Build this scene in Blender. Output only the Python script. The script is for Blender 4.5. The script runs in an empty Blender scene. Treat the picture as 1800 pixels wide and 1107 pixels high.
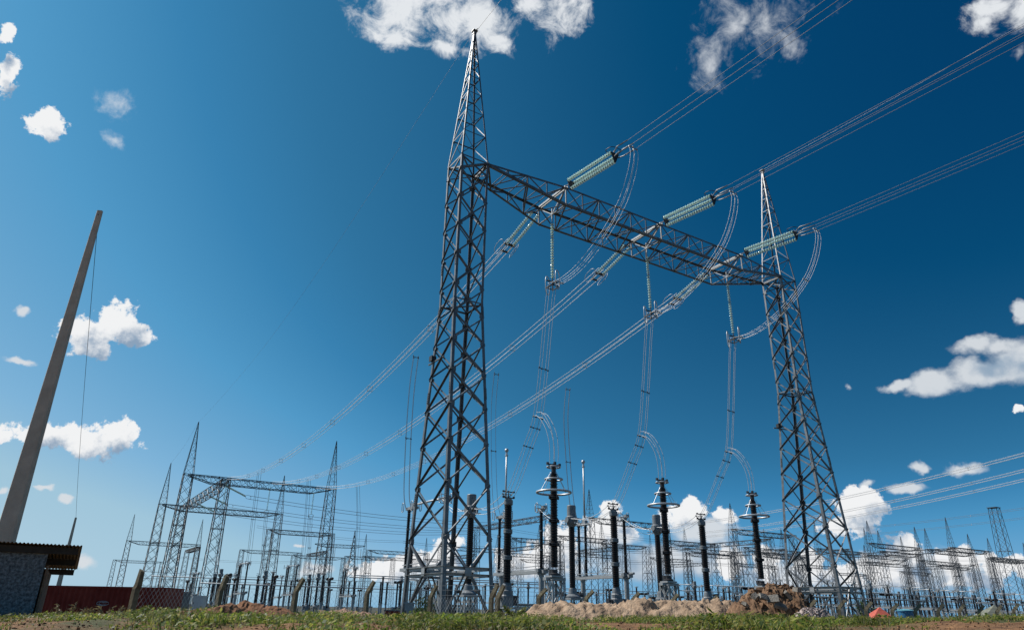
import bpy, math, random
import numpy as np
from mathutils import Vector, Matrix, noise
R = math.radians
random.seed(7); rng = np.random.default_rng(11)
scene = bpy.context.scene
COL = scene.collection

# ------------------------------------------------------------------ camera
F, PITCH, ROLL = 1218.643, R(23.011), R(1.058)          # focal length in photo pixels (1800 wide)
cam_d = bpy.data.cameras.new("camera"); cam = bpy.data.objects.new("camera", cam_d); COL.objects.link(cam)
cam_d.sensor_width = 36.0; cam_d.lens = 36.0 * F / 1800.0
cam_d.clip_start = 0.05; cam_d.clip_end = 20000
cam.matrix_world = Matrix.Rotation(R(90) + PITCH, 4, 'X') @ Matrix.Rotation(ROLL, 4, 'Z')
scene.camera = cam
scene.view_settings.view_transform = 'Standard'; scene.view_settings.look = 'None'
scene.view_settings.gamma = 1; scene.view_settings.exposure = 0.0
scene.cycles.max_bounces = 6; scene.cycles.transparent_max_bounces = 8
scene.cycles.caustics_reflective = False; scene.cycles.caustics_refractive = False

# sun: to the left and a little ahead of the camera
SUN_AZ, SUN_EL = R(-72), R(48)                           # azimuth from +Y towards +X
sd = Vector((math.sin(SUN_AZ) * math.cos(SUN_EL), math.cos(SUN_AZ) * math.cos(SUN_EL), math.sin(SUN_EL)))
sun_d = bpy.data.lights.new("sun", 'SUN'); sun_d.energy = 5.0; sun_d.angle = R(0.53); sun_d.color = (1.0, .95, .87)
sun = bpy.data.objects.new("sun", sun_d); COL.objects.link(sun)
sun.rotation_euler = sd.to_track_quat('Z', 'Y').to_euler()

# ------------------------------------------------------------------ photo geometry helpers
def ray(px, py):
    uu, vv = px - 900, 553.5 - py
    u = uu * math.cos(ROLL) - vv * math.sin(ROLL); v = uu * math.sin(ROLL) + vv * math.cos(ROLL)
    return Vector((u, F * math.cos(PITCH) - v * math.sin(PITCH), F * math.sin(PITCH) + v * math.cos(PITCH)))
def at_y(px, py, Y): r = ray(px, py); return r * (Y / r.y)
def horizon(px): return 1054.5 + .01846 * px
TH = R(31.947); DV = Vector((math.cos(TH), math.sin(TH), 0)); NV = Vector((-math.sin(TH), math.cos(TH), 0))
ORG = Vector((-2.821, 35.0, 0))
def bay(s, n, z=0.0): return ORG + DV * s + NV * n + Vector((0, 0, z))
def sn(x, y): q = Vector((x, y, 0)) - ORG; return q.dot(DV), q.dot(NV)
def sstep(a, b, x):
    t = min(1, max(0, (x - a) / (b - a))); return t * t * (3 - 2 * t)

# ------------------------------------------------------------------ world: sky + clouds at infinity
world = bpy.data.worlds.new("World"); scene.world = world; world.use_nodes = True
wt = world.node_tree; wt.nodes.clear()
def WN(t, **k):
    nd = wt.nodes.new(t)
    for a, b in k.items(): setattr(nd, a, b)
    return nd
def wl(a, b): wt.links.new(a, b)
def wmath(op, a, b=None, c=None, clamp=False):
    nd = WN('ShaderNodeMath', operation=op, use_clamp=clamp)
    for i, x in enumerate((a, b, c)):
        if x is None: continue
        if isinstance(x, (int, float)): nd.inputs[i].default_value = x
        else: wl(x, nd.inputs[i])
    return nd.outputs[0]
def wvec(op, a, b=None, c=None):
    nd = WN('ShaderNodeVectorMath', operation=op)
    for i, x in enumerate((a, b, c)):
        if x is None: continue
        if isinstance(x, tuple): nd.inputs[i].default_value = x
        else: wl(x, nd.inputs[i])
    return nd.outputs['Value'] if op in ('LENGTH', 'DOT_PRODUCT') else nd.outputs[0]
def wnoise(vec, scale, detail, rough, dist=0):
    nd = WN('ShaderNodeTexNoise'); wl(vec, nd.inputs['Vector'])
    nd.inputs['Scale'].default_value = scale; nd.inputs['Detail'].default_value = detail
    nd.inputs['Roughness'].default_value = rough; nd.inputs['Distortion'].default_value = dist
    return nd
def wmap(x, a, b, c=0.0, d=1.0, smooth=True):
    nd = WN('ShaderNodeMapRange', interpolation_type='SMOOTHSTEP' if smooth else 'LINEAR'); wl(x, nd.inputs[0])
    for i, v in enumerate((a, b, c, d)): nd.inputs[i + 1].default_value = v
    return nd.outputs[0]
sky = WN('ShaderNodeTexSky', sky_type='NISHITA', sun_disc=False)
sky.sun_elevation = SUN_EL; sky.sun_rotation = SUN_AZ % (2 * math.pi)
sky.altitude = 200; sky.air_density = 1.0; sky.dust_density = 0.15; sky.ozone_density = 2.0
SKY_STRENGTH = 0.10
tc = WN('ShaderNodeTexCoord'); sep = WN('ShaderNodeSeparateXYZ'); wl(tc.outputs['Generated'], sep.inputs[0])
az = wmath('ARCTAN2', sep.outputs[0], sep.outputs[1]); el = wmath('ARCSINE', sep.outputs[2])
cmb = WN('ShaderNodeCombineXYZ'); wl(az, cmb.inputs[0]); wl(el, cmb.inputs[1])
V0 = cmb.outputs[0]
# the photo was taken through a polariser: the sky darkens away from the sun and goes a deep cyan blue
cg = wvec('DOT_PRODUCT', tc.outputs['Generated'], tuple(sd)); pol = wmath('MULTIPLY_ADD', wmath('MULTIPLY', cg, cg), .5, .5)
sky_g = WN('ShaderNodeSeparateColor'); wl(sky.outputs[0], sky_g.inputs[0])
tone = wmath('MULTIPLY', wmath('MULTIPLY', sky_g.outputs[1], pol), .114)
ramp = WN('ShaderNodeValToRGB'); wl(tone, ramp.inputs[0]); RC = ramp.color_ramp
for p_, c_ in ((.05, (0, .025, .09)), (.093, (.001, .05, .147)), (.119, (.002, .069, .181)), (.214, (.029, .17, .345)), (.25, (.041, .22, .44)), (.305, (.085, .32, .575)), (.418, (.212, .451, .687)), (.507, (.347, .558, .701)), (.75, (.46, .63, .74))):
    e_ = RC.elements.new(p_); e_.color = (*c_, 1)
RC.elements.remove(RC.elements[-1]); RC.elements.remove(RC.elements[0])
graded = wvec('MULTIPLY', ramp.outputs[0], (10, 10, 10))
def azel(px, py):
    r = ray(px, py).normalized(); return math.atan2(r.x, r.y), math.asin(r.z)
G0 = tc.outputs['Generated']; GS = wvec('ADD', G0, tuple(sd * .030))      # the same direction, and one nudged towards the sun
def warp(vec):
    w1 = wnoise(G0, 22, 3, .55); w2 = wnoise(G0, 90, 3, .6)
    a = wvec('MULTIPLY_ADD', w1.outputs['Color'], (.034, .024, 0), vec)
    b = wvec('MULTIPLY_ADD', w2.outputs['Color'], (.011, .009, 0), a)
    return wvec('SUBTRACT', b, (.0225, .0165, 0))
VW = warp(V0)
DEL = (-.017, .027, 0)                                   # towards the sun
VS = wvec('ADD', VW, DEL)
# clouds: centre x, y and half-size in photo pixels
PUFFY = [(12, 62, 16, 20), (16, 135, 26, 40), (84, 215, 34, 32), (150, 590, 52, 38), (205, 565, 48, 36), (235, 588, 38, 22),
  (170, 612, 34, 18), (130, 770, 120, 30), (200, 760, 46, 34), (70, 766, 50, 30), (8, 770, 22, 14),
  
  (1788, 718, 14, 9),
  (1510, 900, 52, 38), (1535, 890, 34, 34), (1470, 925, 36, 22),
  (1205, 900, 50, 26), (1215, 888, 28, 16), (1270, 908, 30, 18), (1075, 900, 30, 18), (1070, 930, 50, 30), 
  (985, 960, 40, 34), (960, 985, 50, 34), (700, 992, 46, 30), (660, 1005, 50, 18), (800, 955, 26, 20), (780, 985, 40, 24), (900, 985, 36, 30),
  (1590, 962, 44, 26), (1570, 1000, 60, 34), (1690, 985, 38, 30), (1745, 990, 38, 26), (1710, 1022, 60, 22), (1350, 1000, 30, 38), (1420, 995, 30, 36), (1490, 1010, 40, 26), (1290, 985, 30, 32), (1795, 1000, 24, 24)]
SOFT = [(1580, 678, 44, 13), (1640, 676, 66, 27), (1715, 658, 84, 34), (1785, 640, 60, 44), (1715, 608, 56, 22), (1760, 612, 40, 22), (1792, 548, 24, 20), (1788, 718, 16, 9), (1620, 820, 22, 10), (1690, 826, 48, 14), (1523, 853, 18, 10), (1590, 858, 44, 12), (530, 957, 9, 5), (44, 553, 20, 9), (32, 633, 36, 10), (75, 856, 20, 7), (116, 872, 18, 9), (12, 925, 22, 18), (140, 986, 36, 14), (0, 862, 14, 9), (555, 998, 36, 14), (1180, 985, 200, 38), (1620, 1005, 190, 42), (690, 1008, 100, 22), (960, 998, 90, 34), (1400, 1015, 140, 26), (1230, 935, 80, 30), (1080, 945, 60, 30)]
WISPY = [(740, -12, 124, 66), (685, 62, 50, 24), (705, 20, 66, 50), (790, 35, 70, 46), (845, 40, 54, 48), (875, 72, 30, 20), (790, 85, 40, 16), (985, 15, 46, 58), (930, 5, 40, 24), (1010, 5, 26, 40), (1750, 12, 56, 30), (1798, 18, 34, 34), (1722, 40, 26, 18)]
THIN = [(1290, 50, 62, 60), (1250, 108, 34, 46), (1345, 45, 80, 60), (1395, 62, 40, 36), (1265, 80, 40, 44), (1790, 85, 16, 12),
  (203, 185, 40, 26), (198, 242, 18, 14), (1500, 680, 7, 8)]
def field(vec, blobs, sy=1.0):
    cur = None
    for (x, y, hw, hh) in blobs:
        a, e = azel(x, y); a2, e2 = azel(x + hw, y); a3, e3 = azel(x, y - hh)
        ra = max(1e-3, math.hypot(a2 - a, e2 - e)); re = max(1e-3, math.hypot(a3 - a, e3 - e))
        L = wvec('LENGTH', wvec('MULTIPLY_ADD', vec, (1 / ra, 1 / re, 0), (-a / ra, -e / re, 0)))
        if cur is None: cur = L
        else:
            nd = WN('ShaderNodeMath', operation='SMOOTH_MIN'); wl(cur, nd.inputs[0]); wl(L, nd.inputs[1]); nd.inputs[2].default_value = .25
            cur = nd.outputs[0]
    return wmath('SUBTRACT', 1.0, cur)
n1 = wnoise(G0, 40, 9, .64).outputs['Fac']; n1s = wnoise(GS, 40, 6, .62).outputs['Fac']
dP = wmath('MULTIPLY_ADD', wmath('SUBTRACT', n1, .5), 2.9, field(VW, PUFFY))
dPs = wmath('MULTIPLY_ADD', wmath('SUBTRACT', n1s, .5), 2.9, field(VS, PUFFY))
nw = wnoise(G0, 30, 10, .66, .35).outputs['Fac']
dW = wmath('MULTIPLY_ADD', wmath('SUBTRACT', nw, .50), 3.6, field(VW, WISPY))
nsf = wnoise(wvec('MULTIPLY', G0, (.75, .75, 1.1)), 26, 6, .55).outputs['Fac']
dS = wmath('MULTIPLY_ADD', wmath('SUBTRACT', nsf, .5), 1.7, field(VW, SOFT)); dSs = wmath('MULTIPLY_ADD', wmath('SUBTRACT', n1s, .5), 1.5, field(VS, SOFT))
dT = wmath('MULTIPLY_ADD', wmath('SUBTRACT', nw, .52), 4.2, field(VW, THIN)); aT = wmath('MULTIPLY', wmap(dT, -.2, 1.8), .80)
aP = wmap(dP, .0, .30); aW = wmath('MULTIPLY', wmap(dW, -.25, .95), .96)
# sun light reaching the seen side of the cloud
lit = wmap(dPs, -.3, .85, 1.0, 0.0); litS = wmap(dSs, -.15, .95, 1.0, .25); aS = wmath('MULTIPLY', wmap(dS, -.02, .62), .93)
colP = WN('ShaderNodeMix', data_type='RGBA'); wl(lit, colP.inputs[0]); colP.inputs[6].default_value = (.27, .38, .52, 1); colP.inputs[7].default_value = (.93, .94, .95, 1)
bgS = WN('ShaderNodeBackground'); wl(graded, bgS.inputs[0]); bgS.inputs[1].default_value = SKY_STRENGTH
bgP = WN('ShaderNodeBackground'); wl(colP.outputs[2], bgP.inputs[0]); bgP.inputs[1].default_value = .95
colS = WN('ShaderNodeMix', data_type='RGBA'); wl(litS, colS.inputs[0]); colS.inputs[6].default_value = (.20, .33, .48, 1); colS.inputs[7].default_value = (.72, .76, .80, 1)
bgSf = WN('ShaderNodeBackground'); wl(colS.outputs[2], bgSf.inputs[0]); bgSf.inputs[1].default_value = .95
bgW = WN('ShaderNodeBackground'); bgW.inputs[0].default_value = (.84, .87, .90, 1); bgW.inputs[1].default_value = .95
aW = wmath('MAXIMUM', aW, aT)
m1 = WN('ShaderNodeMixShader'); wl(aW, m1.inputs[0]); wl(bgS.outputs[0], m1.inputs[1]); wl(bgW.outputs[0], m1.inputs[2])
m3 = WN('ShaderNodeMixShader'); wl(aS, m3.inputs[0]); wl(m1.outputs[0], m3.inputs[1]); wl(bgSf.outputs[0], m3.inputs[2])
m2 = WN('ShaderNodeMixShader'); wl(aP, m2.inputs[0]); wl(m3.outputs[0], m2.inputs[1]); wl(bgP.outputs[0], m2.inputs[2])
wo = WN('ShaderNodeOutputWorld'); wl(m2.outputs[0], wo.inputs[0])
try: world.cycles.sampling_method = 'MANUAL'; world.cycles.sample_map_resolution = 256
except Exception: pass

# ------------------------------------------------------------------ materials
def mat(name, col, rough=.6, metal=0.0, var=0.0, vscale=4.0, bump=0.0, bscale=20.0, col2=None, contrast=(.35, .65), detail=6, spec=None, island=0.0):
    m = bpy.data.materials.new(name); m.use_nodes = True; nt = m.node_tree; b = nt.nodes['Principled BSDF']
    b.inputs['Roughness'].default_value = rough; b.inputs['Metallic'].default_value = metal
    b.inputs['Base Color'].default_value = (*col, 1)
    if spec is not None: b.inputs['Specular IOR Level'].default_value = spec
    N = nt.nodes.new; L = nt.links.new
    if var or col2:
        t = N('ShaderNodeTexCoord'); nz = N('ShaderNodeTexNoise'); nz.inputs['Scale'].default_value = vscale; nz.inputs['Detail'].default_value = detail
        nz.inputs['Roughness'].default_value = .65; L(t.outputs['Object'], nz.inputs['Vector'])
        r = N('ShaderNodeValToRGB'); r.color_ramp.elements[0].position, r.color_ramp.elements[1].position = contrast
        c2 = col2 or tuple(min(1, c * (1 + var)) for c in col); c1 = col if col2 else tuple(c * (1 - var) for c in col)
        r.color_ramp.elements[0].color = (*c1, 1); r.color_ramp.elements[1].color = (*c2, 1)
        L(nz.outputs['Fac'], r.inputs[0]); out = r.outputs[0]
        if island:
            g = N('ShaderNodeNewGeometry'); h = N('ShaderNodeHueSaturation'); mr = N('ShaderNodeMapRange')
            mr.inputs[3].default_value = 1 - island; mr.inputs[4].default_value = 1 + island
            L(g.outputs['Random Per Island'], mr.inputs[0]); L(mr.outputs[0], h.inputs['Value']); L(out, h.inputs['Color']); out = h.outputs[0]
        L(out, b.inputs['Base Color'])
    if bump:
        t = N('ShaderNodeTexCoord'); nb = N('ShaderNodeTexNoise'); nb.inputs['Scale'].default_value = bscale; nb.inputs['Detail'].default_value = 6
        L(t.outputs['Object'], nb.inputs['Vector']); bp = N('ShaderNodeBump'); bp.inputs['Strength'].default_value = bump; bp.inputs['Distance'].default_value = .03
        L(nb.outputs['Fac'], bp.inputs['Height']); L(bp.outputs[0], b.inputs['Normal'])
    return m
M = {}
M['steel'] = mat('galvanised_steel', (.135, .14, .15), .46, .45, .35, 2.2, spec=1.0)
M['steel_far'] = mat('dark_galvanised_steel', (.085, .09, .10), .55, .1, .2, .4)  # darker grey than the near gantry's steel, for the far rows
M['steel_plate'] = mat('bright_galvanised_plate', (.32, .33, .34), .5, .25, .15, 5)
M['alu'] = mat('aluminium_tube', (.48, .49, .51), .45, .45, .08, 6)
M['wire'] = mat('stranded_aluminium_wire', (.50, .50, .51), .55, .25, .1, 2)
M['wire_sunlit'] = mat('sunlit_aluminium_wire', (.82, .82, .83), .5, .15, .05, 2)  # sunlight on the wires painted in as a paler base colour
M['wire_line'] = mat('dark_line_wire', (.21, .21, .225), .6, .2, .1, 2)  # darker grey than the other conductors, for the incoming lines
M['paletube'] = mat('pale_aluminium_busbar', (.60, .61, .62), .5, .1, .08, 2)
M['wire_far'] = mat('dull_stranded_wire', (.15, .16, .18), .6, .2, .1, 1)
M['dark'] = mat('dark_iron_fitting', (.05, .05, .055), .5, .6, .2, 8)
M['capiron'] = mat('galvanised_cap', (.20, .21, .21), .45, .3, .2, 6)
M['porcelain'] = mat('brown_porcelain', (.022, .012, .009), .28, 0, .3, 3)
M['grey'] = mat('grey_enamel', (.185, .20, .215), .45, 0, .15, 2.5)
M['conc'] = mat('weathered_concrete', (.46, .375, .30), .9, 0, 0, 2.6, .6, 40, (.64, .53, .43), (.3, .7), 9)
M['postconc'] = mat('stained_fence_concrete', (.12, .095, .06), .92, 0, 0, 5, .6, 50, (.25, .21, .13))
M['red'] = mat('oxide_red_paint', (.21, .019, .011), .65, 0, 0, 1.6, 0, 0, (.31, .040, .024), spec=.2)
M['greydoor'] = mat('grey_painted_sheet', (.10, .115, .13), .6, 0, .25, 2)
M['white'] = mat('white_plastic', (.62, .63, .62), .5, 0, .1, 3)
M['black'] = mat('black_housing', (.02, .02, .022), .5, 0, .2, 4)
M['hutwall'] = mat('mottled_grey_render', (.07, .076, .082), .88, 0, 0, 21, .3, 40, (.30, .32, .335), (.40, .66), 9)
M['roofsheet'] = mat('rusty_corrugated_sheet', (.10, .075, .05), .7, .1, 0, 5, 0, 0, (.24, .16, .085))
M['timber'] = mat('dark_timber', (.045, .035, .028), .85, 0, .3, 6)
M['brick'] = mat('brown_brick_edge', (.14, .075, .045), .9, 0, 0, 12, .5, 30, (.26, .16, .10))
M['sand'] = mat('heaped_sand', (.25, .165, .105), .95, 0, 0, 2.2, 1.0, 7, (.46, .33, .225))
for nd_ in M['sand'].node_tree.nodes:
    if nd_.type == 'BUMP': nd_.inputs['Distance'].default_value = .09
M['reddirt'] = mat('red_dug_earth', (.10, .040, .017), .95, 0, 0, 5.0, 1.0, 14, (.27, .125, .058))
M['pinkdirt'] = mat('pinkish_broken_earth', (.26, .15, .10), .95, 0, 0, 6.0, .9, 22, (.44, .29, .21))
M['rubble'] = mat('broken_brick_and_earth', (.055, .027, .014), .95, 0, 0, 7.0, .9, 18, (.27, .155, .085), (.3, .7), 8, None, .35)
M['slab'] = mat('broken_concrete_slab', (.13, .115, .10), .9, 0, 0, 6, .6, 30, (.27, .245, .21))
M['gravel'] = mat('pale_gravel', (.26, .20, .18), .95, 0, 0, 9, .5, 20, (.50, .42, .39), (.3, .7), 5, None, .35)
M['tentred'] = mat('red_tent_cloth', (.50, .10, .065), .8, 0, .12, 2)
M['tentgreen'] = mat('grey_green_tarpaulin', (.20, .205, .16), .85, 0, .15, 2)
M['bluetank'] = mat('blue_polyethylene', (.03, .17, .34), .45, 0, .1, 3)
M['bluelid'] = mat('pale_blue_lid', (.14, .38, .46), .5, 0, .1, 3)
M['building'] = mat('pale_rendered_wall', (.50, .50, .47), .85, 0, .08, .8)
M['buildroof'] = mat('fibre_cement_roof', (.22, .22, .21), .85, 0, .15, 1)
M['windowdark'] = mat('dark_window_glass', (.03, .04, .05), .15)
M['bark'] = mat('bark', (.10, .075, .05), .9, 0, .3, 5)
M['logo'] = mat('faded_white_paint', (.46, .38, .38), .7, 0, .2, 9)
M['hose'] = mat('pale_plastic_pipe', (.45, .43, .40), .5, 0, .1, 4)

def leafmat(name, c1, c2, trans=.45, isl=.4):
    m = bpy.data.materials.new(name); m.use_nodes = True; nt = m.node_tree; N = nt.nodes.new; L = nt.links.new
    nt.nodes.remove(nt.nodes['Principled BSDF']); out = nt.nodes['Material Output']
    g = N('ShaderNodeNewGeometry'); r = N('ShaderNodeValToRGB'); e = r.color_ramp.elements
    e[0].color = (*c1, 1); e[1].color = (*c2, 1); L(g.outputs['Random Per Island'], r.inputs[0])
    t = N('ShaderNodeTexCoord'); nz = N('ShaderNodeTexNoise'); nz.inputs['Scale'].default_value = .9; nz.inputs['Detail'].default_value = 4; L(t.outputs['Object'], nz.inputs['Vector'])
    mr = N('ShaderNodeMapRange'); L(nz.outputs['Fac'], mr.inputs[0]); mr.inputs[1].default_value = .3; mr.inputs[2].default_value = .7; mr.inputs[3].default_value = 1 - isl; mr.inputs[4].default_value = 1 + isl
    h = N('ShaderNodeHueSaturation'); L(r.outputs[0], h.inputs['Color']); L(mr.outputs[0], h.inputs['Value'])
    d = N('ShaderNodeBsdfPrincipled'); d.inputs['Roughness'].default_value = .55; L(h.outputs[0], d.inputs['Base Color'])
    tr = N('ShaderNodeBsdfTranslucent'); L(h.outputs[0], tr.inputs['Color'])
    mx = N('ShaderNodeMixShader'); mx.inputs[0].default_value = trans; L(d.outputs[0], mx.inputs[1]); L(tr.outputs[0], mx.inputs[2]); L(mx.outputs[0], out.inputs[0])
    return m
M['grass'] = leafmat('weedy_grass', (.045, .085, .014), (.30, .24, .10), .5, .55)
for p_, c_ in ((.45, (.125, .185, .028)), (.78, (.30, .31, .065))): M['grass'].node_tree.nodes['Color Ramp'].color_ramp.elements.new(p_).color = (*c_, 1)
M['dryleaf'] = leafmat('dry_stalk', (.16, .13, .06), (.34, .28, .15), .3)
M['foliage'] = leafmat('dark_foliage', (.02, .04, .012), (.07, .11, .03), .3)

def glassmat():
    m = bpy.data.materials.new('green_toughened_glass'); m.use_nodes = True; nt = m.node_tree; N = nt.nodes.new; L = nt.links.new
    b = nt.nodes['Principled BSDF']; out = nt.nodes['Material Output']
    b.inputs['Base Color'].default_value = (.90, .95, .94, 1); b.inputs['Roughness'].default_value = .06; b.inputs['Specular IOR Level'].default_value = 1.0
    tr = N('ShaderNodeBsdfTranslucent')
    t = N('ShaderNodeTexCoord'); nz = N('ShaderNodeTexNoise'); nz.inputs['Scale'].default_value = 3; L(t.outputs['Object'], nz.inputs['Vector'])
    r = N('ShaderNodeValToRGB'); r.color_ramp.elements[0].color = (.66, .94, .86, 1); r.color_ramp.elements[1].color = (.88, .99, .96, 1); L(nz.outputs['Fac'], r.inputs[0]); L(r.outputs[0], tr.inputs['Color'])
    mx = N('ShaderNodeMixShader'); mx.inputs[0].default_value = .48; L(b.outputs[0], mx.inputs[1]); L(tr.outputs[0], mx.inputs[2]); L(mx.outputs[0], out.inputs[0])
    return m
M['glass'] = glassmat()

# ------------------------------------------------------------------ mesh building
def orth(ax, hint):
    ax = ax.normalized(); u = hint - ax * hint.dot(ax)
    if u.length < 1e-5:
        u = Vector((1, 0, 0)) - ax * ax.x
        if u.length < 1e-3: u = Vector((0, 1, 0)) - ax * ax.y
    u.normalize(); return u, ax.cross(u)
class MB:
    def __init__(s): s.v = []; s.f = []; s.sm = []
    def ring_sweep(s, rings, closed=True, caps=True, smooth=False, loop=False):
        b = len(s.v); k = len(rings[0])
        for rg in rings: s.v += [tuple(p) for p in rg]
        n = len(rings)
        for i in range(n if loop else n - 1):
            j = (i + 1) % n
            for q in range(k if closed else k - 1):
                q2 = (q + 1) % k
                s.f.append((b + i * k + q, b + i * k + q2, b + j * k + q2, b + j * k + q)); s.sm.append(smooth)
        if caps and not loop and closed:
            s.f.append(tuple(b + q for q in range(k))[::-1]); s.sm.append(False)
            s.f.append(tuple(b + (n - 1) * k + q for q in range(k))); s.sm.append(False)
    def bar(s, a, b, w, h=None, up=Vector((0, 0, 1))):
        a, b = Vector(a), Vector(b); h = h or w; u, v = orth(b - a, Vector(up))
        cs = [(-.5, -.5), (.5, -.5), (.5, .5), (-.5, .5)]
        s.ring_sweep([[p + v * (x * w) + u * (y * h) for x, y in cs] for p in (a, b)])
    def tri(s, a, b, w):
        a, b = Vector(a), Vector(b); u, v = orth(b - a, Vector((0, 0, 1)))
        cs = [(math.cos(t) * w * .6, math.sin(t) * w * .6) for t in (.5, 2.6, 4.7)]
        s.ring_sweep([[p + u * x + v * y for x, y in cs] for p in (a, b)], caps=False)
    def angle(s, a, b, hu, hv, w, t=.012):
        a, b = Vector(a), Vector(b); u, v = orth(b - a, Vector(hu))
        if v.dot(Vector(hv)) < 0: v = -v
        cs = [(0, 0), (w, 0), (w, t), (t, t), (t, w), (0, w)]
        s.ring_sweep([[p + u * x + v * y for x, y in cs] for p in (a, b)])
    def tube(s, pts, r, k=6, loop=False, caps=True, smooth=True):
        pts = [Vector(p) for p in pts]; n = len(pts); rings = []; u = None
        for i, p in enumerate(pts):
            a = pts[(i - 1) % n] if (loop or i > 0) else p; c = pts[(i + 1) % n] if (loop or i < n - 1) else p
            ax = c - a
            if u is None: u, v = orth(ax, Vector((.13, .21, .97)))
            else: u, v = orth(ax, u)
            rr = r[i] if isinstance(r, (list, tuple)) else r
            rings.append([p + (u * math.cos(q * 2 * math.pi / k) + v * math.sin(q * 2 * math.pi / k)) * rr for q in range(k)])
        s.ring_sweep(rings, smooth=smooth, loop=loop, caps=caps)
    def lathe(s, prof, o=(0, 0, 0), ax=(0, 0, 1), k=12, smooth=False):
        o, ax = Vector(o), Vector(ax).normalized(); u, v = orth(ax, Vector((.3, .9, .1)))
        s.ring_sweep([[o + ax * z + (u * math.cos(q * 2 * math.pi / k) + v * math.sin(q * 2 * math.pi / k)) * r for q in range(k)] for r, z in prof], smooth=smooth)
    def box(s, c, d, rz=0.0, m=None):
        mm = m or Matrix.Rotation(rz, 3, 'Z'); c = Vector(c)
        b = len(s.v)
        for x in (-.5, .5):
            for y in (-.5, .5):
                for z in (-.5, .5): s.v.append(tuple(c + mm @ Vector((x * d[0], y * d[1], z * d[2]))))
        for q in ((0, 1, 3, 2), (4, 6, 7, 5), (0, 4, 5, 1), (2, 3, 7, 6), (0, 2, 6, 4), (1, 5, 7, 3)):
            s.f.append(tuple(b + i for i in q)); s.sm.append(False)
    def poly(s, pts, faces):
        b = len(s.v); s.v += [tuple(p) for p in pts]
        for f in faces: s.f.append(tuple(b + i for i in f)); s.sm.append(False)
    def torus(s, c, R_, r, ax=(0, 0, 1), k=28, kk=8):
        c = Vector(c); u, v = orth(Vector(ax), Vector((1, 0, .01)))
        s.tube([c + (u * math.cos(t * 2 * math.pi / k) + v * math.sin(t * 2 * math.pi / k)) * R_ for t in range(k)], r, kk, loop=True)
    def mesh(s, name, m):
        me = bpy.data.meshes.new(name); me.from_pydata(s.v, [], s.f); me.materials.append(m)
        if any(s.sm): me.polygons.foreach_set('use_smooth', s.sm)
        me.update(); return me
    def build(s, name, m, parent=None, label=None):
        o = bpy.data.objects.new(name, s.mesh(name, m)); COL.objects.link(o)
        if parent is not None: o.parent = parent
        if label: o['label'] = label
        return o
def tag(o, label, cat, group=None, kind=None):
    if label: o['label'] = label
    if cat: o['category'] = cat; o['kind'] = 'thing'
    if group: o['group'] = group
    if kind: o['kind'] = kind
    return o
def empty(name, label, cat, loc, rz=0.0, group=None):
    o = bpy.data.objects.new(name, None); COL.objects.link(o); o.empty_display_size = .2
    o.location = loc; o.rotation_euler = (0, 0, rz)
    return tag(o, label, cat, group)
def copy_tree(o, parent=None):
    c = o.copy(); COL.objects.link(c)
    if parent is not None: c.parent = parent
    for ch in list(o.children): copy_tree(ch, c)
    return c
def place(proto, used, label, loc, rz=TH, group=None, scale=None):
    if id(proto) in used: o = copy_tree(proto)
    else: used.add(id(proto)); o = proto
    o.location = loc; o.rotation_euler = (0, 0, rz)
    if scale is not None: o.scale = scale
    o['label'] = label
    if group: o['group'] = group
    return o
USED = set()
ORD = ['first', 'second', 'third', 'fourth', 'fifth', 'sixth', 'seventh', 'eighth', 'ninth', 'tenth', 'eleventh', 'twelfth', 'thirteenth', 'fourteenth', 'fifteenth',
       'sixteenth', 'seventeenth', 'eighteenth', 'nineteenth', 'twentieth', 'twenty-first', 'twenty-second', 'twenty-third', 'twenty-fourth', 'twenty-fifth', 'twenty-sixth',
       'twenty-seventh', 'twenty-eighth', 'twenty-ninth', 'thirtieth', 'thirty-first', 'thirty-second', 'thirty-third', 'thirty-fourth', 'thirty-fifth', 'thirty-sixth']

# ------------------------------------------------------------------ ground
YC = 12.0
CX = [-300, 0, 100, 200, 300, 400, 480, 560, 700, 900, 1100, 1300, 1500, 1600, 1700, 1800, 2100]
CY = [1098, 1092, 1083, 1082, 1080, 1078, 1079, 1083, 1086, 1088, 1091, 1094, 1096, 1095, 1092, 1085, 1074]
def foot(n): return -1.0 - .9 * sstep(20, 80, n)
def ground_z(x, y):
    s, n = sn(x, y); far = foot(n)
    if y < -6 or y > 30: return far if y > 0 else -1.45
    yy = max(y, 3.0); px = 900 + 1324 * x / yy; h = horizon(px)
    px = min(2100, max(-300, px))
    zc = -(np.interp(px, CX, CY) - h) / 1438 * YC
    z0 = -(1112 - horizon(px)) / 1438 * 6.3
    if y < 6.3: z = -1.45 + (z0 + 1.45) * sstep(-1.5, 6.8, y) ** .8
    elif y < YC: z = z0 + (zc - z0) * ((y - 6.3) / (YC - 6.3))
    else: z = zc + (far - zc) * sstep(YC + .3, 20, y)
    k = sstep(3, 6, y) * (1 - sstep(22, 30, y))
    p = Vector((x, y, 0))
    z += k * (.065 * noise.fractal(p * .9, 1, 2, 4) + .016 * noise.fractal(p * 4.1 + Vector((9, 3, 1)), 1, 2, 3) + .008 * noise.noise(p * 17))
    return z
def spaced(near, step, lim, grow=1.25):
    a = list(np.arange(-near, near + 1e-6, step)); d = step; x = near; ext = []
    while x < lim: d *= grow; x += d; ext.append(x)
    return [-e for e in ext[::-1]] + a + ext
gx = spaced(12.5, .14, 9000); gy = [-e for e in (4000, 800, 200, 60, 20, 10, 6, 4, 2.5, 1.2)] + list(np.arange(0, 5.6, .4)) + list(np.arange(5.6, 14.0, .09)) + list(np.arange(14, 30, .5))
d = .6; y = 30
while y < 12000: gy.append(y); d *= 1.22; y += d
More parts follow.
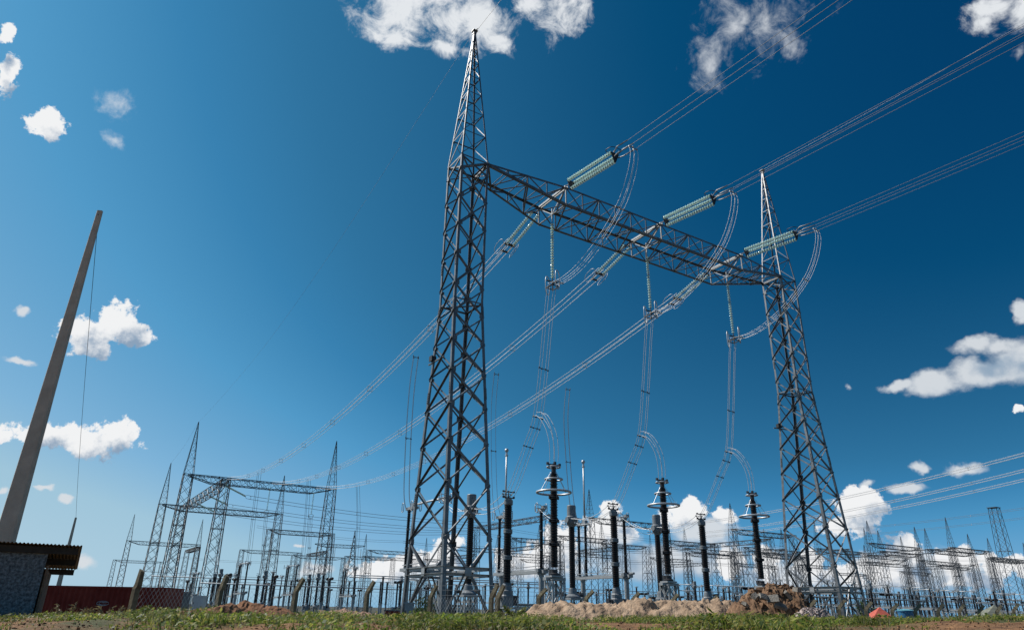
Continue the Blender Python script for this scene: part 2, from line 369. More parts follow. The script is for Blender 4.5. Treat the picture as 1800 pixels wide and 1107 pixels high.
V = []; nx = len(gx)
for yy in gy:
    for xx in gx: V.append((xx, yy, ground_z(xx, yy)))
FC = [(j * nx + i, j * nx + i + 1, (j + 1) * nx + i + 1, (j + 1) * nx + i) for j in range(len(gy) - 1) for i in range(nx - 1)]
me = bpy.data.meshes.new('ground'); me.from_pydata(V, [], FC); me.polygons.foreach_set('use_smooth', [True] * len(FC))
gmat = bpy.data.materials.new('weedy_red_earth'); gmat.use_nodes = True
def ground_material(m):
    nt = m.node_tree; N = nt.nodes.new; L = nt.links.new; b = nt.nodes['Principled BSDF']; b.inputs['Roughness'].default_value = .95
    t = N('ShaderNodeTexCoord')
    def nz(sc, de, ro=.6):
        q = N('ShaderNodeTexNoise'); q.inputs['Scale'].default_value = sc; q.inputs['Detail'].default_value = de; q.inputs['Roughness'].default_value = ro; L(t.outputs['Object'], q.inputs['Vector']); return q.outputs['Fac']
    r = N('ShaderNodeValToRGB'); e = r.color_ramp.elements; e[0].position = .3; e[1].position = .72; e[0].color = (.085, .036, .014, 1); e[1].color = (.38, .20, .09, 1); L(nz(5, 8, .7), r.inputs[0])
    r2 = N('ShaderNodeValToRGB'); e = r2.color_ramp.elements; e[0].position = .46; e[1].position = .60; L(nz(.45, 5), r2.inputs[0])
    mx = N('ShaderNodeMix'); mx.data_type = 'RGBA'; L(r2.outputs[0], mx.inputs[0]); L(r.outputs[0], mx.inputs[6]); mx.inputs[7].default_value = (.075, .085, .03, 1)
    sp = N('ShaderNodeSeparateXYZ'); L(t.outputs['Object'], sp.inputs[0]); yr = N('ShaderNodeMapRange'); yr.inputs[1].default_value = 15; yr.inputs[2].default_value = 19; L(sp.outputs[1], yr.inputs[0])
    r3 = N('ShaderNodeValToRGB'); e = r3.color_ramp.elements; e[0].position = .35; e[1].position = .7; e[0].color = (.038, .042, .024, 1); e[1].color = (.085, .075, .055, 1); L(nz(.8, 8, .7), r3.inputs[0])
    my = N('ShaderNodeMix'); my.data_type = 'RGBA'; L(yr.outputs[0], my.inputs[0]); L(mx.outputs[2], my.inputs[6]); L(r3.outputs[0], my.inputs[7])
    L(my.outputs[2], b.inputs['Base Color'])
    bp = N('ShaderNodeBump'); bp.inputs['Strength'].default_value = .9; bp.inputs['Distance'].default_value = .05; L(nz(14, 8, .7), bp.inputs['Height']); L(bp.outputs[0], b.inputs['Normal'])
ground_material(gmat); me.materials.append(gmat)
g = bpy.data.objects.new('ground', me); COL.objects.link(g); g['kind'] = 'structure'; g['label'] = 'weedy red earth bank in front of the flat substation yard'

# ------------------------------------------------------------------ lattice steelwork
LV = [-1.0, 1.685, 15.4, 24.61]
def w_d(z): return float(np.interp(z, LV, [1.36, 1.281, .897, .91]))
def w_n(z): return float(np.interp(z, LV, [2.21, 1.994, .891, .905]))
ZT = 24.61; ZA = 35.27
NODES = [3.02, 5.52, 7.55, 9.39, 11.21, 12.96, 14.56, 16.24, 18.13, 19.98, 21.83, 23.66]
def corner(sd_, sn_, z): return Vector((sd_ * w_d(z), sn_ * w_n(z), z))
FACES = [((-1, 1), (-1, -1), Vector((1, 0, 0))), ((-1, -1), (1, -1), Vector((0, 1, 0))), ((1, -1), (1, 1), Vector((-1, 0, 0))), ((1, 1), (-1, 1), Vector((0, -1, 0)))]
X0 = Vector((1, 0, 0)); Y0 = Vector((0, 1, 0)); Z0 = Vector((0, 0, 1))
SPZ = [ZT, 26.5, 28.2, 29.75, 31.1, 32.3, 33.3, 34.1, 34.75]
def spire_half(z): return .06 + (.905 - .06) * (ZA - .1 - z) / (ZA - .1 - ZT)
def near_column(parent, off):
    """one lattice column of the near gantry, every bar a rolled angle"""
    b = MB()
    for p, q, inw in FACES:
        for i in range(len(NODES) - 1):
            a, c = NODES[i], NODES[i + 1]; w = .095 if i < 5 else .08
            if a < 15.4 < c and False: continue
            for (za, zb, lay) in ((a, c, 0), (c, a, 1)):
                A = corner(*p, za) + inw * (.02 + .05 * lay); B = corner(*q, zb) + inw * (.02 + .05 * lay)
                b.angle(A, B, Z0 if lay else -Z0, inw if lay else -inw, w, .009)
        for z in NODES:
            for c_, o_ in ((p, q), (q, p)):
                A = corner(*c_, z); t_ = (corner(*o_, z) - A).normalized(); b.box(A + t_ * .17 - inw * .008, (.20 if abs(inw.y) > .5 else .010, .010 if abs(inw.y) > .5 else .20, .24))
        mid = (corner(*p, 1.62) + corner(*q, 1.62)) / 2
        for c_ in (p, q):
            b.angle(corner(*c_, 3.02) + inw * .02, mid + inw * .02, -Z0, inw, .09, .01)
            b.angle(mid + inw * .07, corner(*c_, -.75) + inw * .07, Z0, inw, .10, .01)
        b.angle(corner(*p, 23.66) + inw * .02, corner(*q, ZT - .05) + inw * .02, Z0, inw, .07, .009)
        b.angle(corner(*q, 23.66) + inw * .07, corner(*p, ZT - .05) + inw * .07, Z0, inw, .07, .009)
        for z in (15.4, ZT):
            b.angle(corner(*p, z) + inw * .03, corner(*q, z) + inw * .03, -Z0, inw, .085, .01)
    for z in (15.4, ZT):
        b.bar(corner(-1, -1, z - .03), corner(1, 1, z - .03), .06); b.bar(corner(1, -1, z - .11), corner(-1, 1, z - .11), .06)
    col = b.build('column', M['steel'], parent); col.location = off
    for sx in (-1, 1):
        for sy in (-1, 1):
            l = MB()
            for z0, z1, w in ((-1.3, 1.685, .19), (1.685, 9.39, .18), (9.39, 15.4, .16), (15.4, ZT, .14)):
                l.angle(corner(sx, sy, z0), corner(sx, sy, z1), (-sx, 0, 0), (0, -sy, 0), w, .018)
            for z in (5.0, 10.2, 14.9, 17.6):                 # bolted splice plates and bolt heads
                A, B = corner(sx, sy, z - .3), corner(sx, sy, z + .3); o = Vector((sx * .012, sy * .012, 0))
                l.angle(A + o, B + o, (-sx, 0, 0), (0, -sy, 0), .15, .011)
                for k in range(6):
                    p = corner(sx, sy, z - .25 + .1 * k)
                    l.box(p + Vector((sx * .03, -sy * .07, 0)), (.04, .035, .035)); l.box(p + Vector((-sx * .07, sy * .03, 0)), (.035, .04, .035))
            l.build('leg', M['steel'], col)
    r = MB()
    for p, q, inw in FACES:
        for z, w in ((1.685, .13), (1.40, .11)):
            A, B = corner(*p, z), corner(*q, z)
            r.bar(A + inw * .08, B + inw * .08, .03, w)
            r.bar(A + inw * .02 + Z0 * (w / 2), B + inw * .02 + Z0 * (w / 2), .12, .012)
        mid = (corner(*p, 1.55) + corner(*q, 1.55)) / 2
        r.box(mid - inw * .015, (.34 if abs(inw.y) > .5 else .012, .012 if abs(inw.y) > .5 else .34, .34))
    ms = [(corner(*p, 1.5) + corner(*q, 1.5)) / 2 + inw * .1 for p, q, inw in FACES]
    for i in range(4): r.bar(ms[i], ms[(i + 1) % 4], .06, .05)
    r.build('ring_frame', M['steel_plate'], col)
    sp = MB()
    def sc(sx, sy, z): h = spire_half(z); return Vector((sx * h, sy * h, z))
    for sx in (-1, 1):
        for sy in (-1, 1): sp.angle(sc(sx, sy, ZT), sc(sx, sy, ZA - .1), (-sx, 0, 0), (0, -sy, 0), .085, .011)
    for p, q, inw in FACES:
        for i in range(len(SPZ) - 1):
            sp.angle(sc(*p, SPZ[i]) + inw * .02, sc(*q, SPZ[i + 1]) + inw * .02, Z0, inw, .04, .007)
            sp.angle(sc(*p, SPZ[i + 1]) + inw * .02, sc(*q, SPZ[i + 1]) + inw * .02, -Z0, inw, .055, .008)
    sp.box((0, 0, ZA - .05), (.34, .34, .05)); sp.box((0, 0, ZA - .18), (.2, .2, .22)); sp.bar((0, 0, ZA), (.1, -.25, ZA + .05), .05)
    sp.build('spire', M['steel'], col)
    return col
BW = 1.5; BT, BB = 24.55, 23.2
def beam_frame(s, s0, s1, sa, sb):
    """half width, top z, bottom z of the beam at s; tapers into the columns at both ends"""
    k = min(1, max(0, min((s - s0) / (sa - s0), (s1 - s) / (s1 - sb))))
    return .90 + (BW - .90) * k, ZT - .02 + (BT - ZT + .02) * k, (ZT - .17) + (BB - ZT + .17) * k
def near_beam(parent, s0, s1, st):
    ch = MB(); nodes = list(np.linspace(s0, st[0], 5)) + list(np.linspace(st[0], st[1], 7))[1:] + list(np.linspace(st[1], st[2], 7))[1:] + list(np.linspace(st[2], s1, 5))[1:]
    P = []
    for s in nodes:
        h, t, b_ = beam_frame(s, s0, s1, st[0], st[2])
        P.append({'nt': Vector((s, -h, t)), 'ft': Vector((s, h, t)), 'nb': Vector((s, -h, b_)), 'fb': Vector((s, h, b_))})
    for i in range(len(P) - 1):
        a, c = P[i], P[i + 1]
        ch.angle(a['nt'], c['nt'], -Z0, Y0, .13, .014); ch.angle(a['ft'], c['ft'], -Z0, -Y0, .13, .014)
        ch.angle(a['nb'], c['nb'], Z0, Y0, .15, .016); ch.angle(a['fb'], c['fb'], Z0, -Y0, .15, .016)
    for a in (P[0], P[-1]):
        for q_ in (('nt', 'nb'), ('nb', 'fb'), ('fb', 'ft')): ch.bar(a[q_[0]], a[q_[1]], .12)
    beam = ch.build('beam', M['steel'], parent)
    w = MB()
    def fl(a_, b_, wd_): w.bar(a_, b_, wd_, .014, Y0)
    def fz(a_, b_, wd_): w.bar(a_, b_, wd_, .014, Z0)
    for i in range(len(P)):
        a = P[i]
        fz(a['nt'] - Z0 * .05, a['ft'] - Z0 * .05, .06); fz(a['nb'] + Z0 * .05, a['fb'] + Z0 * .05, .06)
        if 0 < i < len(P) - 1:
            fl(a['nt'] + Y0 * .02, a['nb'] + Y0 * .02, .085); fl(a['ft'] - Y0 * .02, a['fb'] - Y0 * .02, .085)
        if i < len(P) - 1:
            c = P[i + 1]
            k1, k2 = ('t', 'b') if i % 2 == 0 else ('b', 't')
            fl(a['n' + k1] + Y0 * .03, c['n' + k2] + Y0 * .03, .095); fl(a['f' + k1] - Y0 * .03, c['f' + k2] - Y0 * .03, .095)
            m1_, m2_ = ('n', 'f') if i % 2 == 0 else ('f', 'n')
            fz(a[m1_ + 't'] - Z0 * .03, c[m2_ + 't'] - Z0 * .03, .095); fz(a[m1_ + 'b'] + Z0 * .03, c[m2_ + 'b'] + Z0 * .03, .095)
    w.build('web_bracing', M['steel'], beam)
    for s in st:
        f = MB()
        for dx in (-.09, .09):
            f.bar((s + dx, -BW - .12, BT - .05), (s + dx, BW + .12, BT - .05), .06, .13)
        f.bar((s, -BW, BB + .05), (s, BW, BB + .05), .10, .025)
        for y in (-BW, BW):
            f.bar((s, y, BB), (s, y, BT), .07); f.bar((s, y, BT - .1), (s, 0, BB + .1), .05)
        f.bar((s, 0, BB - .25), (s, 0, BB + .5), .06)
        f.build('hanger_frame', M['steel_plate'], beam)
    return beam
SPAN = 28.512; ST = [6.2, 14.25, 22.3]
gan = empty('steel_gantry', 'tall grey lattice gantry in the foreground with two spired columns and a long crossbeam', 'gantry', bay(0, 0, 0), TH)
near_column(gan, (0, 0, 0)); near_column(gan, (SPAN, 0, 0)); near_beam(gan, .9, SPAN - .92, ST)

# simplified prototypes of the same steelwork for the far rows (origin on the yard, z = 0)
def far_column(zt, spire, taper=(1.3, 1.75, .85)):
    b = MB(); n = 11; zs = [1.6 + (zt - 1.6) * (i / n) ** .92 for i in range(n + 1)]
    def c(sx, sy, z):
        k = z / zt; wd = taper[0] + (taper[2] - taper[0]) * k; wn_ = taper[1] + (taper[2] - taper[1]) * min(1, k * 1.4); return Vector((sx * wd, sy * wn_, z))
    for sx in (-1, 1):
        for sy in (-1, 1): b.bar(c(sx, sy, 0), c(sx, sy, zt), .125)
    for p, q, inw in FACES:
        for i in range(n):
            b.tri(c(*p, zs[i]), c(*q, zs[i + 1]), .066); b.tri(c(*q, zs[i]), c(*p, zs[i + 1]), .066)
        for z in (1.6, zt * .62, zt): b.bar(c(*p, z), c(*q, z), .10)
        m_ = (c(*p, 1.6) + c(*q, 1.6)) / 2; b.tri(m_, c(*p, 0), .09); b.tri(m_, c(*q, 0), .09)
    if spire:
        def s_(sx, sy, z): h = taper[2] * (1 - (z - zt) / (spire - zt)) + .03; return Vector((sx * h, sy * h, z))
        ss = [zt + (spire - zt) * (1 - (1 - i / 8) ** 1.25) for i in range(9)]
        for sx in (-1, 1):
            for sy in (-1, 1): b.bar(s_(sx, sy, zt), s_(sx, sy, spire), .075)
        for p, q, inw in FACES:
            for i in range(8):
                b.tri(s_(*p, ss[i]), s_(*q, ss[i + 1]), .048); b.tri(s_(*p, ss[i + 1]), s_(*q, ss[i + 1]), .048)
    return b
def far_beam(L, h=.85, dep=1.35, bars=20, ztop=0.0):
    b = MB(); P = []
    for i in range(bars + 1):
        s = L * i / bars; k = min(1, i / 3, (bars - i) / 3); hh = h * (.75 + .25 * k); dd = .25 + (dep - .25) * k
        P.append([Vector((s, -hh, ztop)), Vector((s, hh, ztop)), Vector((s, hh, ztop - dd)), Vector((s, -hh, ztop - dd))])
    for i in range(bars):
        for q in range(4):
            b.bar(P[i][q], P[i + 1][q], .13); a_, c_ = (q, (q + 1) % 4) if i % 2 == 0 else ((q + 1) % 4, q)
            b.tri(P[i][a_], P[i + 1][c_], .08); b.tri(P[i][q], P[i][(q + 1) % 4], .07)
    return b
ME_COL = far_column(25.6, 36.2).mesh('column', M['steel_far'])
ME_COLS = far_column(25.6, 33.2).mesh('column', M['steel_far'])
ME_COLP = far_column(25.6, None).mesh('column', M['steel_far'])
ME_BEAM = far_beam(28.5, ztop=25.6).mesh('beam', M['steel_far'])
def child(name, me_, parent, loc=(0, 0, 0), rz=0.0, scale=None):
    o = bpy.data.objects.new(name, me_); COL.objects.link(o); o.parent = parent; o.location = loc; o.rotation_euler = (0, 0, rz)
    if scale: o.scale = scale
    return o
def far_gantry(s, n, span, label, kinds=('s', 's'), rot=0.0, zs=1.0, group='distant lattice gantries'):
    e = empty('lattice_gantry', label, 'gantry', bay(s, n, foot(n) - .05), TH + rot, group)
    KM = {'s': ME_COL, 'l': ME_COLS, 'p': ME_COLP}
    for i, k in enumerate(kinds):
        if k in KM: child('column', KM[k], e, (span * i, 0, 0), -rot, (1, 1, zs))
    child('beam', ME_BEAM, e, (0, 0, 0), 0, (span / 28.5, 1, zs))
    return e
far_gantry(3.7, 121, 29.2, 'far lattice gantry at the other end of the three descending conductor spans')
far_gantry(5.8, 173.5, 30, 'lattice gantry just behind and left of the far span-end gantry')
far_gantry(10.5, 308, 27, 'smallest spired lattice gantry at far left above the red container')
far_gantry(11.2, 123, 52, 'lattice gantry without spires receding leftwards under three pale insulator strings', ('p', 'p'), R(90))
far_gantry(18, 470, 26, 'tiny flat topped lattice gantry over the left half of the red container', ('p', 'p'), 0)
far_gantry(95, 126, 40, 'receding lattice gantry seen between the left column and first arrester', ('p', 'p'), R(90))
far_gantry(107, 124, 28, 'lattice gantry behind the dark columns in the middle, one spire', ('l', 'p'))
far_gantry(157, 118, 28, 'lattice gantry behind the third arrester with one spire', ('l', 'p'))
far_gantry(189, 130, 50, 'receding lattice gantry behind the sand heap, between second and third arresters', ('p', 'p'), R(90))
far_gantry(226, 117, 30, 'lattice gantry just right of the right column with two short spires', ('l', 'l'))
far_gantry(263, 117, 31, 'lattice gantry with two short spires above the blue tank', ('l', 'l'))
far_gantry(265, 110, 50, 'receding flat topped lattice gantry above the blue tank', ('p', 'p'), R(90))
far_gantry(316, 120, 31, 'rightmost lattice gantry, at the photo edge', ('l', 'l'))
far_gantry(196, 176, 30, 'faint lattice gantry behind the third capacitor column', ('l', 'l'))
far_gantry(232, 172, 32, 'faint lattice gantry behind the right column base', ('l', 'p'))
far_gantry(310, 172, 33, 'faint lattice gantry behind the red tent', ('l', 'p'))
far_gantry(118, 320, 28, 'very distant lattice gantry left of the left column', ('s', 'p'))
far_gantry(150, 316, 28, 'very distant lattice gantry seen through the left column legs', ('s', 'p'))
# fainter rows behind: columns and beams that crowd the skyline
ZL = [(0, 520, 'left of the far gantry'), (520, 700, 'left of the left gantry column'), (700, 880, 'through the left gantry column'), (880, 1010, 'behind the first arrester'), (1010, 1130, 'over the left half of the sand heap'), (1130, 1290, 'over the right half of the sand heap'), (1290, 1440, 'over the rubble heap'), (1440, 1530, 'behind the right gantry column'), (1530, 1640, 'over the red tent'), (1640, 1900, 'right of the blue tank')]
zc_ = {}
for k, (px, Y, span) in enumerate(sorted([(948, 262, 26), (1062, 250, 20), (1105, 275, 28), (1215, 300, 28), (1322, 270, 30), (1392, 260, 24), (1455, 285, 28), (1545, 310, 30), (1640, 300, 28), (1700, 270, 26), (1735, 320, 30), (872, 300, 26), (1010, 330, 26), (1250, 380, 28), (1480, 400, 28), (1600, 400, 28), (560, 330, 24), (640, 300, 26), (770, 290, 28), (915, 380, 26), (410, 330, 26), (330, 300, 26), (455, 250, 22), (1150, 350, 26), (1180, 235, 22), (1300, 340, 28), (1360, 320, 26), (1420, 360, 26), (1510, 270, 24), (1570, 260, 24), (1610, 340, 26), (1670, 350, 28), (1765, 300, 26), (985, 240, 20), (900, 250, 20), (830, 350, 26), (600, 380, 26), (505, 340, 24)])):
    p = at_y(px, horizon(px), Y); s_, n_ = sn(p.x, p.y); zn = next(z for a, b, z in ZL if a <= px < b); zc_[zn] = zc_.get(zn, 0) + 1
    far_gantry(s_, n_, span, 'faint background lattice gantry %s, %s from the left' % (zn, ORD[zc_[zn] - 1]), (('l', 'p'), ('p', 'p'), ('s', 'p'))[k % 3] if px > 700 else ('p', 'p'), 0 if k % 4 else R(90), .92 + .05 * (k % 3), 'faint background gantries')
# tall flat topped mast at far right
mz = empty('lattice_mast', 'tall flat topped lattice mast at far right', 'mast', bay(215.5, 70.5, foot(70.5)), TH)
mb = far_column(31.8, None, (1.9, 2.2, 1.1)); mb.box((0, 0, 31.85), (3.0, 2.6, .12)); mb.build('lattice_shaft', M['steel_far'], mz)
# transmission tower
P0 = at_y(611, 1063, 330)
tw = empty('transmission_tower', 'distant line tower with a slanted crossarm, right of the far gantry', 'tower', (P0.x, P0.y, -1.9), R(20))
def line_tower():
    b = MB(); H = 34.0
    def c(sx, sy, z):
        h = 3.0 * (1 - z / 24) + .9 * (z / 24) if z < 24 else .9 * (1 - (z - 24) / (H - 24)) + .05; return Vector((sx * h, sy * h, z))
    zz = [0, 5, 9.5, 13.5, 17, 20, 22.5, 24, 26, 28, 30, 32, 33.9]
    for sx in (-1, 1):
        for sy in (-1, 1):
            b.tube([c(sx, sy, 0), c(sx, sy, 24), c(sx, sy, H)], .12, 4, smooth=False)
    for p, q, inw in FACES:
        for i in range(len(zz) - 1): b.tri(c(*p, zz[i]), c(*q, zz[i + 1]), .12); b.tri(c(*q, zz[i]), c(*p, zz[i + 1]), .12)
    return b
line_tower().build('lattice_body', M['steel_far'], tw)
cb = far_beam(22, .7, 1.3, 14); ca = cb.build('crossarm', M['steel_far'], tw); ca.location = (-17, 0, 27.5)
for x in (-16, -8, 3.5):
    hs = MB(); hs.lathe([(.02, 0)] + [(r, z) for k in range(14) for r, z in ((.05, -.3 - k * .28), (.14, -.42 - k * .28))] + [(.02, -4.5)], (x, 0, 26.3), (0, 0, 1), 6); hs.build('insulator_string', M['dark'], tw)

# ------------------------------------------------------------------ insulator strings
def disc_string(a, b, pitch=.195, r=.125, k=12):
    a, b = Vector(a), Vector(b); L = (b - a).length; n = max(2, int(L / pitch)); p = L / n; ax = (b - a).normalized()
    g = MB(); c = MB(); u, v = orth(ax, Z0)
    g.lathe([(.014, 0), (.014, L)], a, ax, 5)
    for i in range(n):
        o = a + ax * (p * (i + .5))
        g.lathe([(.045, -.035), (r * .8, -.016), (r, .004), (r * .97, .016), (r * .6, .010), (.04, .014)], o, ax, k, True)
        c.lathe([(.022, -p * .5), (.034, -.085), (.036, -.040), (.03, .0), (.022, p * .5)], o, ax, 8)
    return g, c
def loop_ring(c, u, v, a, b, r=.02, k=24, pw=3.0):
    pts = []
    for i in range(k):
        t = i * 2 * math.pi / k; cs, s_ = math.cos(t), math.sin(t)
        pts.append(Vector(c) + Vector(u) * (a * math.copysign(abs(cs) ** (2 / pw), cs)) + Vector(v) * (b * math.copysign(abs(s_) ** (2 / pw), s_)))
    m = MB(); m.tube(pts, r, 6, loop=True); return m
def add_loop(m, *a, **k):
    q = loop_ring(*a, **k); b = len(m.v); m.v += q.v; m.f += [tuple(b + i for i in f) for f in q.f]; m.sm += q.sm
WHERE = ['nearest the left column', 'in the middle of the crossbeam', 'nearest the right column']
def local(base, p): return Vector(p) - Vector(base)
for i, s in enumerate(ST):
    # front, three parallel strings each
    e = empty('insulator_string', 'triple glass insulator string in front of the beam, ' + WHERE[i], 'insulator', bay(s, -1.6, BT), TH, 'front tension insulators of the near gantry')
    a = Vector((0, -.45, -.02)); b = Vector((0, -4.62, -.48)); ax = (b - a).normalized()
    for dx, dz in ((-.24, .1), (.24, .1), (0, -.42)):
        o = Vector((dx, 0, dz)); gm, cm = disc_string(a + o, b + o)
        st_ = gm.build('disc_string', M['glass'], e); cm.build('cap_row', M['capiron'], st_)
    h = MB(); h.bar((0, 0, .02), a, .05); h.build('shackle', M['dark'], e)
    for pp in (a - ax * .0, b + ax * .0):
        y_ = MB(); t = Vector((0, .025, 0)); q = [pp + Vector((-.30, 0, .14)), pp + Vector((.30, 0, .14)), pp + Vector((.05, 0, -.46)), pp + Vector((-.05, 0, -.46))]
        y_.poly([x - t for x in q] + [x + t for x in q], [(0, 1, 2, 3), (7, 6, 5, 4), (0, 4, 5, 1), (1, 5, 6, 2), (2, 6, 7, 3), (3, 7, 4, 0)]); y_.build('yoke_plate', M['steel_plate'] if pp is a else M['dark'], e)
    rg = loop_ring(b + Vector((0, .1, .38)), (1, 0, 0), ax, .42, .36, .022); rg.bar(b + Vector((0, 0, .1)), b + Vector((0, .1, .38)), .03); rg.build('corona_ring', M['dark'], e)
    cl = MB()
    for dx in (-.23, .23):
        for dz in (-.23, .23):
            cl.tube([b + Vector((dx * .6, -.1, dz * .6 - .05)), b + Vector((dx, -.5, dz)), b + Vector((dx, -1.35, dz - .12))], [.03, .035, .035], 6)
    cl.build('dead_end_clamp', M['steel_plate'], e)
    # back, double strings
    e = empty('insulator_string', 'double green insulator string behind the near gantry, ' + WHERE[i], 'insulator', bay(s, 1.62, BT - .15), TH, 'back tension insulators of the near gantry')
    a = Vector((0, .25, -.08)); b = Vector((0.06, 3.55, -.95)); ax = (b - a).normalized()
    for dx in (-.27, .27):
        gm, cm = disc_string(a + Vector((dx, 0, 0)), b + Vector((dx, 0, 0))); st_ = gm.build('disc_string', M['glass'], e); cm.build('cap_row', M['capiron'], st_)
    h = MB(); h.bar((0, 0, .05), a, .05); h.bar(a - X0 * .33, a + X0 * .33, .12, .03); h.build('shackle', M['dark'], e)
    y_ = MB(); y_.bar(b - X0 * .42, b + X0 * .42, .22, .04, ax.cross(X0)); y_.bar(b + ax * .75 - X0 * .30, b + ax * .75 + X0 * .30, .16, .04, ax.cross(X0))
    for dx in (-.22, .22): y_.bar(b + X0 * dx, b + ax * .75 + X0 * dx, .04)
    y_.build('yoke_plate', M['dark'], e)
    for sx in (-1, 1):
        rg = loop_ring(b + ax * .45 + X0 * (.62 * sx), ax, Vector((.35 * sx, 0, .9)).normalized(), .62, .30, .018, 26, 2.6); rg.bar(b + X0 * .4 * sx, b + ax * .3 + X0 * (.62 * sx) - Z0 * .2, .025); rg.build('arcing_ring', M['alu'], e)
    # suspension string
    e = empty('insulator_string', 'hanging glass insulator string below the beam, ' + WHERE[i], 'insulator', bay(s, 0, BB - .1), TH, 'suspension insulators of the near gantry')
    gm, cm = disc_string((0, 0, -.45), (0, 0, -4.35), .18, .115); st_ = gm.build('disc_string', M['glass'], e); cm.build('cap_row', M['capiron'], st_)
    h = MB(); h.bar((0, 0, 0), (0, 0, -.45), .035); h.build('shackle', M['dark'], e)
    y_ = MB(); y_.bar((0, 0, -4.35), (0, 0, -4.75), .05); y_.bar((-.45, 0, -4.6), (.45, 0, -4.6), .10, .04); y_.bar((0, -.55, -4.75), (0, .55, -4.75), .08, .05)
    y_.bar((-.3, -.3, -4.95), (.3, -.3, -4.95), .05); y_.bar((-.3, .3, -4.95), (.3, .3, -4.95), .05); y_.bar((-.28, -.3, -4.95), (-.28, .3, -4.95), .05); y_.bar((.28, -.3, -4.95), (.28, .3, -4.95), .05)
    y_.bar((0, 0, -4.7), (0, 0, -5.2), .05); y_.build('yoke_plate', M['dark'], e)
    for y in (-.52, .52):
        rg = loop_ring((0, y, -4.65), (.85, .5, 0), Z0, .30, .60, .028, 26, 3); rg.build('corona_ring', M['alu'], e)

# ------------------------------------------------------------------ conductors
def bundle(name, label, pts, offs, r, group, material, spacers=(), sub=24, cat='conductor', spmat=None, ends=None, sag=None):
    """pts in bay coordinates (s, n, z); offs = list of offsets per wire in (s, n, z)"""
    P = [Vector(p) for p in pts]
    def cr(t):
        n = len(P) - 1; i = min(n - 1, int(t * n)); f = t * n - i
        p0, p1, p2, p3 = P[max(0, i - 1)], P[i], P[i + 1], P[min(n, i + 2)]
        return ((p1 * 2) + (p2 - p0) * f + (p0 * 2 - p1 * 5 + p2 * 4 - p3) * f * f + (p1 * 3 - p0 - p2 * 3 + p3) * f ** 3) * .5
    base = P[0]
    e = empty(name, label, cat, bay(*base), TH, group)
    C = [cr(k / sub) - base for k in range(sub + 1)]
    for o in offs:
        m = MB(); q = []
        for k, c in enumerate(C):
            sc_ = 1.0
            if ends: sc_ = ends(k / sub)
            q.append(c + Vector(o) * sc_)
        m.tube(q, r, 5, caps=False); m.build('wire', material, e)
    for t in spacers:
        c = cr(t) - base; m = MB(); sc_ = ends(t) if ends else 1.0
        O = [Vector(o) * sc_ for o in offs]
        for k in range(len(O)):
            if len(O) > 2 or k == 0: m.bar(c + O[k], c + O[(k + 1) % len(O)], .03 if r < .03 else .06)
        for o in O: m.box(c + o, (.07, .07, .07))
        m.build('spacer', spmat or M['steel_plate'], e)
    return e
Q = .225
QUAD = [(-Q, 0, -Q), (Q, 0, -Q), (Q, 0, Q), (-Q, 0, Q)]
FRONT = []
